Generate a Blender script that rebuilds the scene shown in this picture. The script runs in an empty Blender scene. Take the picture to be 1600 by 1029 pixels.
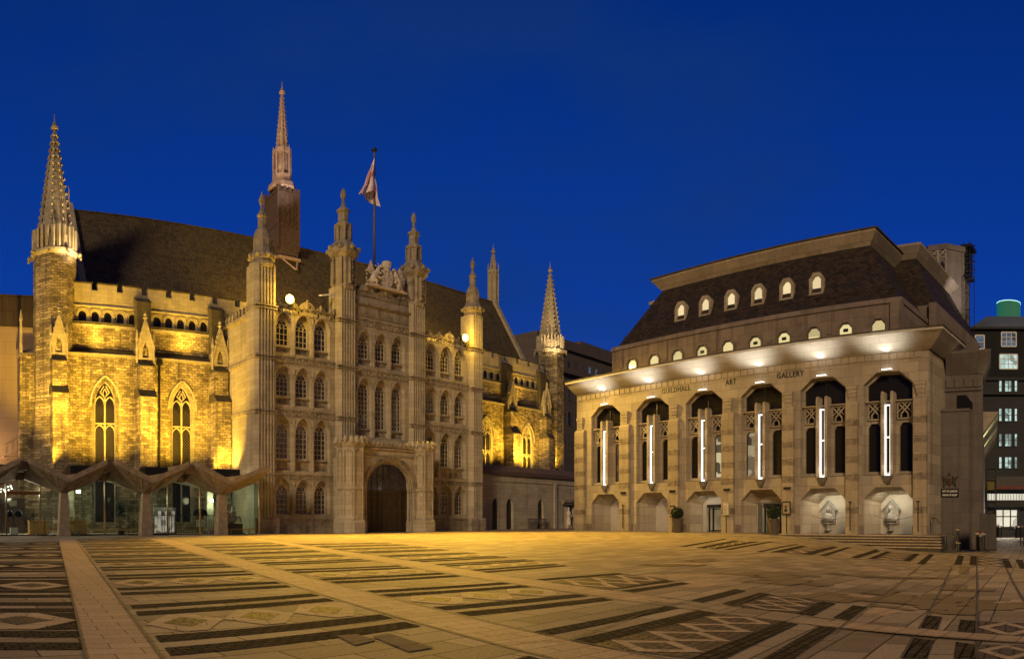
import bpy, bmesh, math, random
from mathutils import Vector, Matrix
from mathutils.geometry import tessellate_polygon
random.seed(7)
R = math.radians
sc = bpy.context.scene
COL = sc.collection
# ------------------------------------------------------------------ camera
EYE, HY, FP = 1.35, 808.6, 1100.0      # eye height, horizon row and pixels per radian of the panorama
cd = bpy.data.cameras.new('camera'); cam = bpy.data.objects.new('camera', cd); COL.objects.link(cam)
cam.location = (0, 0, EYE); cam.rotation_euler = (R(90), 0, 0)
cd.type = 'PANO'; cd.panorama_type = 'CENTRAL_CYLINDRICAL'
cd.central_cylindrical_range_u_min = -800/FP; cd.central_cylindrical_range_u_max = 800/FP
cd.central_cylindrical_range_v_min = (HY-1029)/FP; cd.central_cylindrical_range_v_max = HY/FP
cd.central_cylindrical_radius = 1.0
cd.clip_start = 0.05; cd.clip_end = 4000
sc.camera = cam
sc.view_settings.view_transform = 'Standard'; sc.view_settings.look = 'None'
sc.view_settings.exposure = 0.0; sc.view_settings.gamma = 1.0
sc.cycles.max_bounces = 6; sc.cycles.transparent_max_bounces = 12
sc.cycles.sample_clamp_indirect = 3.0
# ------------------------------------------------------------------ sky (blue hour)
world = bpy.data.worlds.new('World'); sc.world = world; world.use_nodes = True
nt = world.node_tree; N = nt.nodes; Lk = nt.links; N.clear()
wo = N.new('ShaderNodeOutputWorld'); bg = N.new('ShaderNodeBackground')
tc = N.new('ShaderNodeTexCoord'); sp = N.new('ShaderNodeSeparateXYZ'); Lk.new(tc.outputs['Generated'], sp.inputs[0])
rp = N.new('ShaderNodeValToRGB'); Lk.new(sp.outputs['Z'], rp.inputs[0])
cr = rp.color_ramp
cr.elements[0].position = 0.0; cr.elements[0].color = (0.012, 0.044, 0.215, 1)
cr.elements[1].position = 0.62; cr.elements[1].color = (0.0008, 0.016, 0.125, 1)
e = cr.elements.new(0.3); e.color = (0.0022, 0.030, 0.225, 1)
nz = N.new('ShaderNodeTexNoise'); nz.inputs['Scale'].default_value = 2.2; nz.inputs['Detail'].default_value = 5; nz.inputs['Roughness'].default_value = 0.5
mp = N.new('ShaderNodeMapping'); mp.inputs['Scale'].default_value = (1, 1, 2.2); Lk.new(tc.outputs['Generated'], mp.inputs[0]); Lk.new(mp.outputs[0], nz.inputs['Vector'])
cr2 = N.new('ShaderNodeValToRGB'); Lk.new(nz.outputs['Fac'], cr2.inputs[0])
cr2.color_ramp.elements[0].position = 0.44; cr2.color_ramp.elements[1].position = 0.62
mx = N.new('ShaderNodeMix'); mx.data_type = 'RGBA'; mf = N.new('ShaderNodeMath'); mf.operation = 'MULTIPLY'; mf.inputs[1].default_value = 0.45
Lk.new(cr2.outputs[0], mf.inputs[0]); Lk.new(mf.outputs[0], mx.inputs[0]); Lk.new(rp.outputs[0], mx.inputs[6])
mx.inputs[7].default_value = (0.0060, 0.026, 0.110, 1)
vm = N.new('ShaderNodeVectorMath'); vm.operation = 'SCALE'
mr = N.new('ShaderNodeMapRange'); Lk.new(sp.outputs['Y'], mr.inputs[0]); mr.inputs[1].default_value = -.6; mr.inputs[2].default_value = .6; mr.inputs[3].default_value = .2; mr.inputs[4].default_value = 1.4
Lk.new(mx.outputs[2], vm.inputs[0]); Lk.new(mr.outputs[0], vm.inputs['Scale'])
Lk.new(vm.outputs[0], bg.inputs['Color']); bg.inputs['Strength'].default_value = 1.0
Lk.new(bg.outputs[0], wo.inputs[0])
# soft warm light of the yard, coming from behind the camera
sd = bpy.data.lights.new('yard_glow', 'SUN'); so = bpy.data.objects.new('yard_glow', sd); COL.objects.link(so)
sd.energy = 1.85; sd.angle = R(10); sd.color = (1.0, 0.71, 0.40)
so.rotation_euler = (R(69), 0, R(-15))
# ------------------------------------------------------------------ frames
class Fr:
    def __init__(s, A): s.A = A; s.n = (math.sin(A), math.cos(A)); s.t = (math.cos(A), -math.sin(A))
    def w(s, p):
        u, D, z = p
        return Vector((s.t[0]*u+s.n[0]*D, s.t[1]*u+s.n[1]*D, z))
    def u(s, x, D): return D*math.tan((x-800)/FP-s.A)
    def z(s, x, y, D): return EYE + D/math.cos((x-800)/FP-s.A)*(HY-y)/FP
    def p(s, x, y, D): return (s.u(x, D), s.z(x, y, D))
G = Fr(-0.8455)      # hall and entrance front
K = Fr(0.911)        # gallery
W0 = Fr(0.0)
# ------------------------------------------------------------------ materials
def newmat(name):
    m = bpy.data.materials.new(name); m.use_nodes = True
    n = m.node_tree.nodes; n.clear()
    o = n.new('ShaderNodeOutputMaterial'); b = n.new('ShaderNodeBsdfPrincipled')
    m.node_tree.links.new(b.outputs[0], o.inputs[0]); return m, n, m.node_tree.links, b
def c4(c): return (c[0], c[1], c[2], 1)
def plain(name, col, rough=0.6, metal=0, var=0.25, scale=3.0, bump=0.0):
    m, n, l, b = newmat(name)
    t = n.new('ShaderNodeTexCoord'); z = n.new('ShaderNodeTexNoise'); z.inputs['Scale'].default_value = scale; z.inputs['Detail'].default_value = 4
    l.new(t.outputs['Object'], z.inputs['Vector'])
    r = n.new('ShaderNodeValToRGB'); l.new(z.outputs['Fac'], r.inputs[0])
    r.color_ramp.elements[0].position = .3; r.color_ramp.elements[1].position = .7
    r.color_ramp.elements[0].color = c4([v*(1-var) for v in col]); r.color_ramp.elements[1].color = c4([min(1, v*(1+var)) for v in col])
    l.new(r.outputs[0], b.inputs['Base Color']); b.inputs['Roughness'].default_value = rough; b.inputs['Metallic'].default_value = metal
    if bump:
        bp = n.new('ShaderNodeBump'); bp.inputs['Strength'].default_value = bump; bp.inputs['Distance'].default_value = .05
        z2 = n.new('ShaderNodeTexNoise'); z2.inputs['Scale'].default_value = scale*6; z2.inputs['Detail'].default_value = 5
        l.new(t.outputs['Object'], z2.inputs['Vector']); l.new(z2.outputs['Fac'], bp.inputs['Height']); l.new(bp.outputs[0], b.inputs['Normal'])
    return m
def stone(name, c1, c2, mortar, bw, bh, ms=0.012, bump=0.3, stain=0.35, stainc=(.05, .045, .04), distort=0.0, rough=0.85, vscale=1.0, grain=18, horiz=False, rot=0.0, soffit=False):
    """coursed blocks with mottling and weathering"""
    m, n, l, b = newmat(name)
    t = n.new('ShaderNodeTexCoord'); s = n.new('ShaderNodeSeparateXYZ'); l.new(t.outputs['Object'], s.inputs[0])
    cb = n.new('ShaderNodeCombineXYZ')
    if horiz:
        l.new(s.outputs['X'], cb.inputs[0]); l.new(s.outputs['Y'], cb.inputs[1])
    else:
        a = n.new('ShaderNodeMath'); a.operation = 'MULTIPLY_ADD'; l.new(s.outputs['Y'], a.inputs[0]); a.inputs[1].default_value = .45; l.new(s.outputs['X'], a.inputs[2])
        l.new(a.outputs[0], cb.inputs[0]); l.new(s.outputs['Z'], cb.inputs[1])
    vec = cb.outputs[0]
    if rot:
        mpn = n.new('ShaderNodeMapping'); mpn.inputs['Rotation'].default_value = (0, 0, rot); l.new(vec, mpn.inputs[0]); vec = mpn.outputs[0]
    if distort:
        dz = n.new('ShaderNodeTexNoise'); dz.inputs['Scale'].default_value = 2.4; dz.inputs['Detail'].default_value = 3; l.new(vec, dz.inputs['Vector'])
        sb = n.new('ShaderNodeVectorMath'); sb.operation = 'SUBTRACT'; l.new(dz.outputs['Color'], sb.inputs[0]); sb.inputs[1].default_value = (.5, .5, .5)
        sm = n.new('ShaderNodeVectorMath'); sm.operation = 'SCALE'; sm.inputs['Scale'].default_value = distort; l.new(sb.outputs[0], sm.inputs[0])
        ad = n.new('ShaderNodeVectorMath'); ad.operation = 'ADD'; l.new(vec, ad.inputs[0]); l.new(sm.outputs[0], ad.inputs[1]); vec = ad.outputs[0]
    br = n.new('ShaderNodeTexBrick'); l.new(vec, br.inputs['Vector'])
    br.inputs['Scale'].default_value = 1; br.inputs['Brick Width'].default_value = bw; br.inputs['Row Height'].default_value = bh
    br.inputs['Mortar Size'].default_value = ms; br.inputs['Mortar Smooth'].default_value = .3; br.inputs['Bias'].default_value = 0
    br.inputs['Color1'].default_value = c4(c1); br.inputs['Color2'].default_value = c4(c2); br.inputs['Mortar'].default_value = c4(mortar)
    nz = n.new('ShaderNodeTexNoise'); nz.inputs['Scale'].default_value = .55*vscale; nz.inputs['Detail'].default_value = 7; nz.inputs['Roughness'].default_value = .65
    l.new(t.outputs['Object'], nz.inputs['Vector'])
    r = n.new('ShaderNodeValToRGB'); l.new(nz.outputs['Fac'], r.inputs[0]); r.color_ramp.elements[0].position = .48; r.color_ramp.elements[1].position = .74
    ms_ = n.new('ShaderNodeMath'); ms_.operation = 'MULTIPLY'; ms_.inputs[1].default_value = stain; l.new(r.outputs[0], ms_.inputs[0])
    mx = n.new('ShaderNodeMix'); mx.data_type = 'RGBA'; l.new(ms_.outputs[0], mx.inputs[0]); l.new(br.outputs['Color'], mx.inputs[6]); mx.inputs[7].default_value = c4(stainc)
    # vertical run-off streaks
    st = n.new('ShaderNodeTexNoise'); st.inputs['Detail'].default_value = 4; st.inputs['Scale'].default_value = 1.0
    mp_ = n.new('ShaderNodeMapping'); mp_.inputs['Scale'].default_value = (2.2, 2.2, .16) if not horiz else (.7, .7, .7)
    l.new(t.outputs['Object'], mp_.inputs[0]); l.new(mp_.outputs[0], st.inputs['Vector'])
    r2 = n.new('ShaderNodeValToRGB'); l.new(st.outputs['Fac'], r2.inputs[0]); r2.color_ramp.elements[0].position = .52; r2.color_ramp.elements[1].position = .72
    m2 = n.new('ShaderNodeMath'); m2.operation = 'MULTIPLY'; m2.inputs[1].default_value = stain*.8; l.new(r2.outputs[0], m2.inputs[0])
    mx2 = n.new('ShaderNodeMix'); mx2.data_type = 'RGBA'; l.new(m2.outputs[0], mx2.inputs[0]); l.new(mx.outputs[2], mx2.inputs[6]); mx2.inputs[7].default_value = c4(stainc)
    # fine grain
    gz = n.new('ShaderNodeTexNoise'); gz.inputs['Scale'].default_value = grain; gz.inputs['Detail'].default_value = 5; l.new(t.outputs['Object'], gz.inputs['Vector'])
    gr = n.new('ShaderNodeValToRGB'); l.new(gz.outputs['Fac'], gr.inputs[0]); gr.color_ramp.elements[0].position = .25; gr.color_ramp.elements[1].position = .75
    gr.color_ramp.elements[0].color = (.72, .72, .72, 1); gr.color_ramp.elements[1].color = (1.15, 1.15, 1.15, 1)
    ml = n.new('ShaderNodeMix'); ml.data_type = 'RGBA'; ml.blend_type = 'MULTIPLY'; ml.inputs[0].default_value = 1; l.new(mx2.outputs[2], ml.inputs[6]); l.new(gr.outputs[0], ml.inputs[7])
    l.new(ml.outputs[2], b.inputs['Base Color']); b.inputs['Roughness'].default_value = rough; b.inputs['Specular IOR Level'].default_value = .04 if horiz else .3
    bp = n.new('ShaderNodeBump'); bp.inputs['Strength'].default_value = bump; bp.inputs['Distance'].default_value = .06
    inv = n.new('ShaderNodeMath'); inv.operation = 'SUBTRACT'; inv.inputs[0].default_value = 1; l.new(br.outputs['Fac'], inv.inputs[1])
    ha = n.new('ShaderNodeMath'); ha.operation = 'MULTIPLY_ADD'; l.new(gz.outputs['Fac'], ha.inputs[0]); ha.inputs[1].default_value = .7; l.new(inv.outputs[0], ha.inputs[2])
    hb = n.new('ShaderNodeMath'); hb.operation = 'MULTIPLY_ADD'; l.new(dz.outputs['Fac'] if distort else nz.outputs['Fac'], hb.inputs[0]); hb.inputs[1].default_value = 1.2 if distort else .4; l.new(ha.outputs[0], hb.inputs[2])
    l.new(hb.outputs[0], bp.inputs['Height']); l.new(bp.outputs[0], b.inputs['Normal'])
    return m
def emit(name, col, s, base=(.1, .1, .1)):
    m, n, l, b = newmat(name)
    b.inputs['Base Color'].default_value = c4(base); b.inputs['Emission Color'].default_value = c4(col); b.inputs['Emission Strength'].default_value = s
    return m
def litroom(name, col, s, scale=3.0, dark=0.2):
    """a window with the lit room behind it: uneven glow of ceiling lights and furniture"""
    m, n, l, b = newmat(name)
    t = n.new('ShaderNodeTexCoord'); z = n.new('ShaderNodeTexVoronoi'); z.inputs['Scale'].default_value = scale; z.distance = 'CHEBYCHEV'
    l.new(t.outputs['Object'], z.inputs['Vector'])
    r = n.new('ShaderNodeValToRGB'); l.new(z.outputs['Color'], r.inputs[0])
    r.color_ramp.elements[0].position = .25; r.color_ramp.elements[0].color = c4([v*dark for v in col]); r.color_ramp.elements[1].position = .6; r.color_ramp.elements[1].color = c4(col)
    l.new(r.outputs[0], b.inputs['Emission Color']); b.inputs['Emission Strength'].default_value = s; b.inputs['Base Color'].default_value = (.05, .05, .05, 1); b.inputs['Roughness'].default_value = .1
    return m
def glassdark(name, col=(.012, .011, .010), rough=.08):
    m, n, l, b = newmat(name)
    b.inputs['Base Color'].default_value = c4(col); b.inputs['Roughness'].default_value = rough; b.inputs['Specular IOR Level'].default_value = .5
    t = n.new('ShaderNodeTexCoord'); z = n.new('ShaderNodeTexNoise'); z.inputs['Scale'].default_value = 1.5; l.new(t.outputs['Object'], z.inputs['Vector'])
    bp = n.new('ShaderNodeBump'); bp.inputs['Strength'].default_value = .25; bp.inputs['Distance'].default_value = .03; l.new(z.outputs['Fac'], bp.inputs['Height']); l.new(bp.outputs[0], b.inputs['Normal'])
    return m
def clearglass(name):
    m, n, l, b = newmat(name); n.remove(b)
    o = [q for q in n if q.type == 'OUTPUT_MATERIAL'][0]
    tr = n.new('ShaderNodeBsdfTransparent'); tr.inputs[0].default_value = (.86, .90, .86, 1)
    gl = n.new('ShaderNodeBsdfGlossy'); gl.inputs['Roughness'].default_value = .02; gl.inputs[0].default_value = (.9, .9, .9, 1)
    fr = n.new('ShaderNodeFresnel'); fr.inputs[0].default_value = 1.22
    mx = n.new('ShaderNodeMixShader'); l.new(fr.outputs[0], mx.inputs[0]); l.new(tr.outputs[0], mx.inputs[1]); l.new(gl.outputs[0], mx.inputs[2]); l.new(mx.outputs[0], o.inputs[0])
    return m
M = {}
M['porch'] = stone('porch_stone', (.46, .41, .33), (.37, .33, .26), (.22, .19, .15), 1.1, .42, .010, .25, .42, (.075, .06, .045))
M['trim'] = stone('trim_stone', (.36, .31, .245), (.29, .25, .195), (.17, .15, .12), .9, .5, .008, .3, .75, (.06, .05, .04), vscale=2)
M['rag'] = stone('ragstone', (.46, .38, .25), (.15, .12, .08), (.11, .09, .06), .52, .24, .022, 1.0, .75, (.045, .038, .028), distort=.34, grain=9, vscale=1.2)
M['ash'] = stone('hall_ashlar', (.43, .38, .29), (.35, .31, .235), (.2, .18, .13), .8, .38, .010, .3, .35, (.10, .085, .06))
M['ashdark'] = stone('weathered_ledge_riser_shade', (.10, .085, .06), (.07, .06, .045), (.04, .035, .03), .5, .25, .012, .5, .4, (.02, .02, .015))
M['tile'] = stone('roof_tiles', (.145, .115, .06), (.07, .055, .034), (.026, .021, .014), .34, .26, .02, .9, .6, (.13, .10, .045), distort=.03, grain=14, rough=.9)
M['slate'] = stone('gallery_slates', (.065, .045, .034), (.022, .016, .013), (.008, .006, .005), .4, .26, .02, .9, .7, (.03, .025, .02), grain=14, rough=.7)
M['gal'] = stone('gallery_stone', (.42, .36, .28), (.30, .255, .195), (.17, .145, .115), 1.6, .8, .014, .35, .4, (.2, .15, .10), grain=26)
M['galdark'] = stone('rough_band_stone', (.33, .27, .20), (.24, .19, .14), (.16, .13, .095), .5, .16, .01, .8, .8, (.09, .07, .05), grain=12, vscale=5)
M['galband'] = stone('banded_stone', (.40, .335, .245), (.31, .255, .185), (.17, .14, .105), 1.2, .72, .010, .25, .3, (.16, .115, .08), grain=26, vscale=4)
M['cove'] = stone('cove_stone', (.52, .48, .40), (.47, .43, .36), (.30, .27, .22), 1.5, 3.0, .012, .15, .10, (.25, .22, .18), grain=24)
M['attic'] = stone('attic_stone', (.24, .19, .16), (.19, .15, .125), (.10, .08, .065), 1.3, .9, .014, .2, .65, (.085, .06, .05), grain=22)
M['copper'] = plain('lead_and_timber', (.10, .065, .05), .7, 0, .35, 5, .3)
M['fleche'] = plain('fleche_timber', (.42, .31, .26), .7, 0, .3, 6, .3)
M['concrete'] = plain('canopy_concrete', (.23, .19, .15), .85, 0, .28, 2.6, .35)
M['whitebar'] = plain('white_glazing_bar', (.46, .42, .34), .5, 0, .1)
M['leadbar'] = plain('lead_lattice', (.055, .045, .04), .5, 0, .2)
M['glass'] = glassdark('dark_glass')
M['glassb'] = glassdark('gallery_glass', (.016, .014, .012), .05)
M['glassb'].node_tree.nodes['Principled BSDF'].inputs['Specular IOR Level'].default_value = .25
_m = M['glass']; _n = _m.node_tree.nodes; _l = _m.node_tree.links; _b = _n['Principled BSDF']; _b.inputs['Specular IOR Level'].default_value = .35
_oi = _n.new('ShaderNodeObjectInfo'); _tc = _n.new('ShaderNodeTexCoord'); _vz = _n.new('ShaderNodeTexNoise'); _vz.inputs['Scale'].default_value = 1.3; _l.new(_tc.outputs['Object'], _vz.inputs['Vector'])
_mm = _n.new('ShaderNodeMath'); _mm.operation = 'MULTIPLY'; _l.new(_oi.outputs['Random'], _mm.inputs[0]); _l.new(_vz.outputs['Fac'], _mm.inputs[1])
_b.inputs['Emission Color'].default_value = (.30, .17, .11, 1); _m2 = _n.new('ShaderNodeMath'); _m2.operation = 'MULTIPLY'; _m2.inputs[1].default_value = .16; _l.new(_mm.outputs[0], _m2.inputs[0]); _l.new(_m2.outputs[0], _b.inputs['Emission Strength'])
M['clear'] = clearglass('clear_glass')
M['oak'] = plain('oak_door', (.03, .019, .011), .55, 0, .4, 6, .4)
M['oaktrim'] = plain('oak_ribs', (.05, .034, .02), .5, 0, .3, 6)
M['black'] = plain('black_metal', (.012, .012, .012), .4, 0, .2)
M['brass'] = plain('gold_mullion', (.30, .19, .08), .4, .3, .1)
M['wood'] = plain('blond_wood', (.45, .27, .09), .5, 0, .2, 3)
M['steel'] = plain('grey_steel', (.25, .25, .25), .35, .7, .1)
M['white'] = plain('white_paint', (.72, .72, .70), .6, 0, .06)
M['sculpt'] = plain('carved_pale_stone', (.55, .49, .43), .8, 0, .28, 3, .3)
M['sculptb'] = plain('bust_stone', (.26, .25, .235), .8, 0, .2, 6, .3)
M['alcove'] = plain('alcove_plaster', (.46, .42, .36), .8, 0, .06, 1)
M['leaf'] = plain('box_leaves', (.02, .035, .012), .6, 0, .5, 9)
M['pot'] = plain('dark_pot', (.08, .06, .042), .6, 0, .2, 5, .2)
M['flag'] = plain('flag_white_cloth', (.80, .68, .72), .85, 0, .1, 2)
M['flagr'] = plain('flag_red_cloth', (.55, .22, .27), .85, 0, .1, 2)
M['strip'] = emit('fin_reveal_glow', (1, .95, .88), 1.7)  # glow in place of lamplight falling on the fin reveals
M['fixt'] = emit('uplight_lens', (1, .96, .88), 3.0)
M['flood'] = emit('floodlight_lens', (1, .74, .18), 5)
M['litwin'] = litroom('attic_lit_glass', (1.0, .80, .36), .8, .6, .6)
M['litdorm'] = litroom('dormer_lit_glass', (1.0, .78, .42), .9, .5, .7)
M['office'] = litroom('office_lit_glass', (.66, .92, .84), .8, .9, .3)
M['officedim'] = litroom('office_dim_glass', (.16, .24, .34), .45, .8, .2)
M['shop'] = litroom('shop_lit_glass', (1, .93, .72), .85, .5, .55)
M['green'] = litroom('green_lit_facade', (.03, .36, .17), .30, .04, .5)
M['brick'] = stone('dark_brick', (.014, .016, .021), (.010, .012, .016), (.02, .018, .016), .3, .1, .01, .2, .2)
M['offstone'] = stone('office_stone', (.042, .046, .054), (.034, .038, .046), (.03, .03, .03), 1.2, .5, .01, .2, .3)
M['bgstone'] = stone('background_stone', (.13, .11, .095), (.11, .09, .08), (.06, .05, .045), 1.4, .6, .01, .2, .3)
M['panel'] = stone('stone_panels', (.34, .26, .20), (.31, .24, .185), (.20, .155, .12), 2.4, 1.15, .015, .12, .12, (.15, .12, .1))
M['darkclad'] = stone('dark_cladding', (.055, .040, .038), (.045, .034, .033), (.02, .015, .015), .7, 4, .03, .2, .2)
M['tower'] = stone('tower_stone', (.17, .145, .135), (.14, .12, .11), (.09, .08, .075), 1.6, .9, .012, .2, .4)
M['bollred'] = plain('bollard_red', (.10, .02, .015), .5)
M['bollwhite'] = plain('bollard_white', (.30, .28, .26), .6)
M['red'] = plain('red_band', (.12, .018, .008), .5)
M['coat'] = plain('dark_clothes', (.01, .01, .012), .8)
M['skin'] = plain('skin', (.30, .17, .11), .6)
M['hair'] = plain('dark_hair', (.015, .01, .008), .6)
# ------------------------------------------------------------------ mesh builder
BASE = {}
SPLIT = {'alcove_back', 'alcove_lining', 'arcade_grille', 'arch_moulding', 'attic_trim', 'blind_panel', 'coping', 'cornice', 'ledger', 'lit_strip', 'pinnacle', 'plinth', 'rear_roof', 'side_cresting', 'side_string_course', 'string_course', 'weathering', 'wing_trim', 'pole', 'bay_wall', 'panel_moulding', 'fleche_tracery', 'handle', 'gablet', 'gable', 'drum', 'rain_pipe', 'sill', 'sloping_ledge', 'soffit_rib', 'shield_cross', 'portrait', 'rail', 'dark_emblem', 'stair', 'pier_band', 'side_wall', 'bulb'}
class MB:
    def __init__(s): s.v = []; s.f = []; s.smooth = False
    def add(s, vs, fs):
        o = len(s.v); s.v += [tuple(v) for v in vs]; s.f += [tuple(i+o for i in f) for f in fs]
    def box(s, x0, x1, y0, y1, z0, z1):
        s.add([(x0, y0, z0), (x1, y0, z0), (x1, y1, z0), (x0, y1, z0), (x0, y0, z1), (x1, y0, z1), (x1, y1, z1), (x0, y1, z1)],
              [(0, 3, 2, 1), (4, 5, 6, 7), (0, 1, 5, 4), (1, 2, 6, 5), (2, 3, 7, 6), (3, 0, 4, 7)])
    def wedge(s, x0, x1, y0, y1, z0, z1, yt):
        """box whose top front edge is pulled back to yt"""
        s.add([(x0, y0, z0), (x1, y0, z0), (x1, y1, z0), (x0, y1, z0), (x0, yt, z1), (x1, yt, z1), (x1, y1, z1), (x0, y1, z1)],
              [(0, 3, 2, 1), (4, 5, 6, 7), (0, 1, 5, 4), (1, 2, 6, 5), (2, 3, 7, 6), (3, 0, 4, 7)])
    def wall(s, outer, holes, y0, y1):
        """polygon in x-z with holes, thickness y0..y1"""
        loops = [outer] + holes
        pts = [p for lp in loops for p in lp]
        tri = tessellate_polygon([[Vector((p[0], p[1], 0)) for p in lp] for lp in loops])
        n = len(pts)
        fs = [tuple(t) for t in tri] + [tuple(i+n for i in t[::-1]) for t in tri]
        vs = [(p[0], y0, p[1]) for p in pts] + [(p[0], y1, p[1]) for p in pts]
        o = 0
        for lp in loops:
            k = len(lp)
            for i in range(k):
                j = (i+1) % k; fs.append((o+i, o+j, o+j+n, o+i+n))
            o += k
        s.add(vs, fs)
    def vprism(s, poly, z0, z1, sc=1.0, c=None):
        k = len(poly)
        if c is None: c = (sum(p[0] for p in poly)/k, sum(p[1] for p in poly)/k)
        s.add([(p[0], p[1], z0) for p in poly] + [(c[0]+(p[0]-c[0])*sc, c[1]+(p[1]-c[1])*sc, z1) for p in poly],
              [tuple(range(k))[::-1], tuple(range(k, 2*k))] + [(i, (i+1) % k, (i+1) % k+k, i+k) for i in range(k)])
    def lathe(s, cx, cy, prof, n=8, rot=None):
        if rot is None: rot = math.pi/n
        vs = []; fs = []
        for r, z in prof:
            for i in range(n):
                a = rot+2*math.pi*i/n; vs.append((cx+r*math.cos(a), cy+r*math.sin(a), z))
        for k in range(len(prof)-1):
            for i in range(n):
                j = (i+1) % n; fs.append((k*n+i, k*n+j, (k+1)*n+j, (k+1)*n+i))
        fs.append(tuple(range(n))[::-1]); fs.append(tuple(range((len(prof)-1)*n, len(prof)*n)))
        s.add(vs, fs)
    def limb(s, pts, rads, n=8):
        """tapered tube through points"""
        pts = [Vector(p) for p in pts]; vs = []; fs = []
        for i, p in enumerate(pts):
            d = (pts[min(i+1, len(pts)-1)]-pts[max(i-1, 0)]).normalized()
            a = d.cross(Vector((0, 0, 1)));
            if a.length < .1: a = d.cross(Vector((1, 0, 0)))
            a.normalize(); b = d.cross(a)
            for k in range(n):
                t = 2*math.pi*k/n; q = p+(a*math.cos(t)+b*math.sin(t))*rads[i]; vs.append(tuple(q))
        for i in range(len(pts)-1):
            for k in range(n):
                j = (k+1) % n; fs.append((i*n+k, i*n+j, (i+1)*n+j, (i+1)*n+k))
        fs.append(tuple(range(n))[::-1]); fs.append(tuple(range((len(pts)-1)*n, len(pts)*n)))
        s.add(vs, fs)
    def ball(s, c, rx, ry=None, rz=None, n=10, m=7):
        ry = ry or rx; rz = rz or rx; vs = []; fs = []
        for i in range(1, m):
            ph = math.pi*i/m
            for k in range(n):
                t = 2*math.pi*k/n; vs.append((c[0]+rx*math.sin(ph)*math.cos(t), c[1]+ry*math.sin(ph)*math.sin(t), c[2]+rz*math.cos(ph)))
        for i in range(m-2):
            for k in range(n):
                j = (k+1) % n; fs.append((i*n+k, (i+1)*n+k, (i+1)*n+j, i*n+j))
        vs.append((c[0], c[1], c[2]+rz)); vs.append((c[0], c[1], c[2]-rz)); T = len(vs)-2
        for k in range(n):
            j = (k+1) % n; fs.append((T, k, j)); fs.append((T+1, (m-2)*n+j, (m-2)*n+k))
        s.add(vs, fs)
    def bar(s, a, b, w, t=None):
        """bar in the x-z plane between two (x,z) points, width w, y from t[0] to t[1]"""
        dx, dz = b[0]-a[0], b[1]-a[1]; L = math.hypot(dx, dz) or 1e-6; nx, nz = -dz/L*w/2, dx/L*w/2
        P = [(a[0]+nx, a[1]+nz), (b[0]+nx, b[1]+nz), (b[0]-nx, b[1]-nz), (a[0]-nx, a[1]-nz)]
        s.add([(p[0], t[0], p[1]) for p in P]+[(p[0], t[1], p[1]) for p in P], [(3, 2, 1, 0), (4, 5, 6, 7), (0, 1, 5, 4), (1, 2, 6, 5), (2, 3, 7, 6), (3, 0, 4, 7)])
    def path(s, pts, w, t):
        for a, b in zip(pts[:-1], pts[1:]): s.bar(a, b, w, t)
    def tri(s, *p): s.add(p, [tuple(range(len(p)))])
    def mesh(s, name, mat, base=(0, 0, 0)):
        me = bpy.data.meshes.new(name)
        me.from_pydata([(v[0]-base[0], v[1]-base[1], v[2]-base[2]) for v in s.v], [], s.f); me.update()
        bm = bmesh.new(); bm.from_mesh(me); bmesh.ops.recalc_face_normals(bm, faces=bm.faces); bm.to_mesh(me); bm.free()
        me.materials.append(M[mat] if isinstance(mat, str) else mat)
        if s.smooth: me.polygons.foreach_set('use_smooth', [True]*len(me.polygons))
        return me
    def split(s):
        n = len(s.v); par = list(range(n))
        def f(a):
            while par[a] != a: par[a] = par[par[a]]; a = par[a]
            return a
        for fc_ in s.f:
            for i in fc_[1:]:
                a, b = f(fc_[0]), f(i)
                if a != b: par[a] = b
        ids = {}
        for i in range(n): ids.setdefault(f(i), []).append(i)
        keys = list(ids); bb = []
        for k in keys:
            P = [s.v[i] for i in ids[k]]; bb.append([min(p[j] for p in P)-.02 for j in range(3)]+[max(p[j] for p in P)+.02 for j in range(3)])
        m = len(keys); par2 = list(range(m))
        def g(a):
            while par2[a] != a: par2[a] = par2[par2[a]]; a = par2[a]
            return a
        for i in range(m):
            for j in range(i):
                if all(bb[i][k] <= bb[j][k+3] and bb[j][k] <= bb[i][k+3] for k in range(3)):
                    a, b = g(i), g(j)
                    if a != b: par2[a] = b
        grp = {f_: g(i) for i, f_ in enumerate(keys)}; out = {}
        for fc_ in s.f: out.setdefault(grp[f(fc_[0])], []).append(fc_)
        res = []
        for fs in out.values():
            used = sorted({i for fc_ in fs for i in fc_}); mp_ = {o: k for k, o in enumerate(used)}
            q_ = MB(); q_.smooth = s.smooth; q_.v = [s.v[i] for i in used]; q_.f = [tuple(mp_[i] for i in fc_) for fc_ in fs]; res.append(q_)
        return res
    def build(s, name, mat, parent):
        base = BASE[parent.name]
        if name in SPLIT:
            first = None
            for q_ in s.split():
                o = bpy.data.objects.new(name, q_.mesh(name, mat, base)); COL.objects.link(o); o.parent = parent; BASE[o.name] = base; first = first or o
            return first
        o = bpy.data.objects.new(name, s.mesh(name, mat, base)); COL.objects.link(o); o.parent = parent; BASE[o.name] = base
        return o
    def top(s, name, mat, frame, base, label=None, cat=None, group=None, kind=None):
        o = bpy.data.objects.new(name, s.mesh(name, mat, base)); COL.objects.link(o)
        o.location = frame.w(base); o.rotation_euler = (0, 0, -frame.A); tag(o, label, cat, group, kind); BASE[o.name] = base
        return o
def tag(o, label=None, cat=None, group=None, kind=None):
    if label: o['label'] = label
    if cat: o['category'] = cat
    if group: o['group'] = group
    if kind: o['kind'] = kind
def thing(name, label, cat, frame, base, group=None):
    o = bpy.data.objects.new(name, None); COL.objects.link(o); o.empty_display_size = .5
    o.location = frame.w(base); o.rotation_euler = (0, 0, -frame.A); tag(o, label, cat, group); BASE[o.name] = base
    return o
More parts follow.
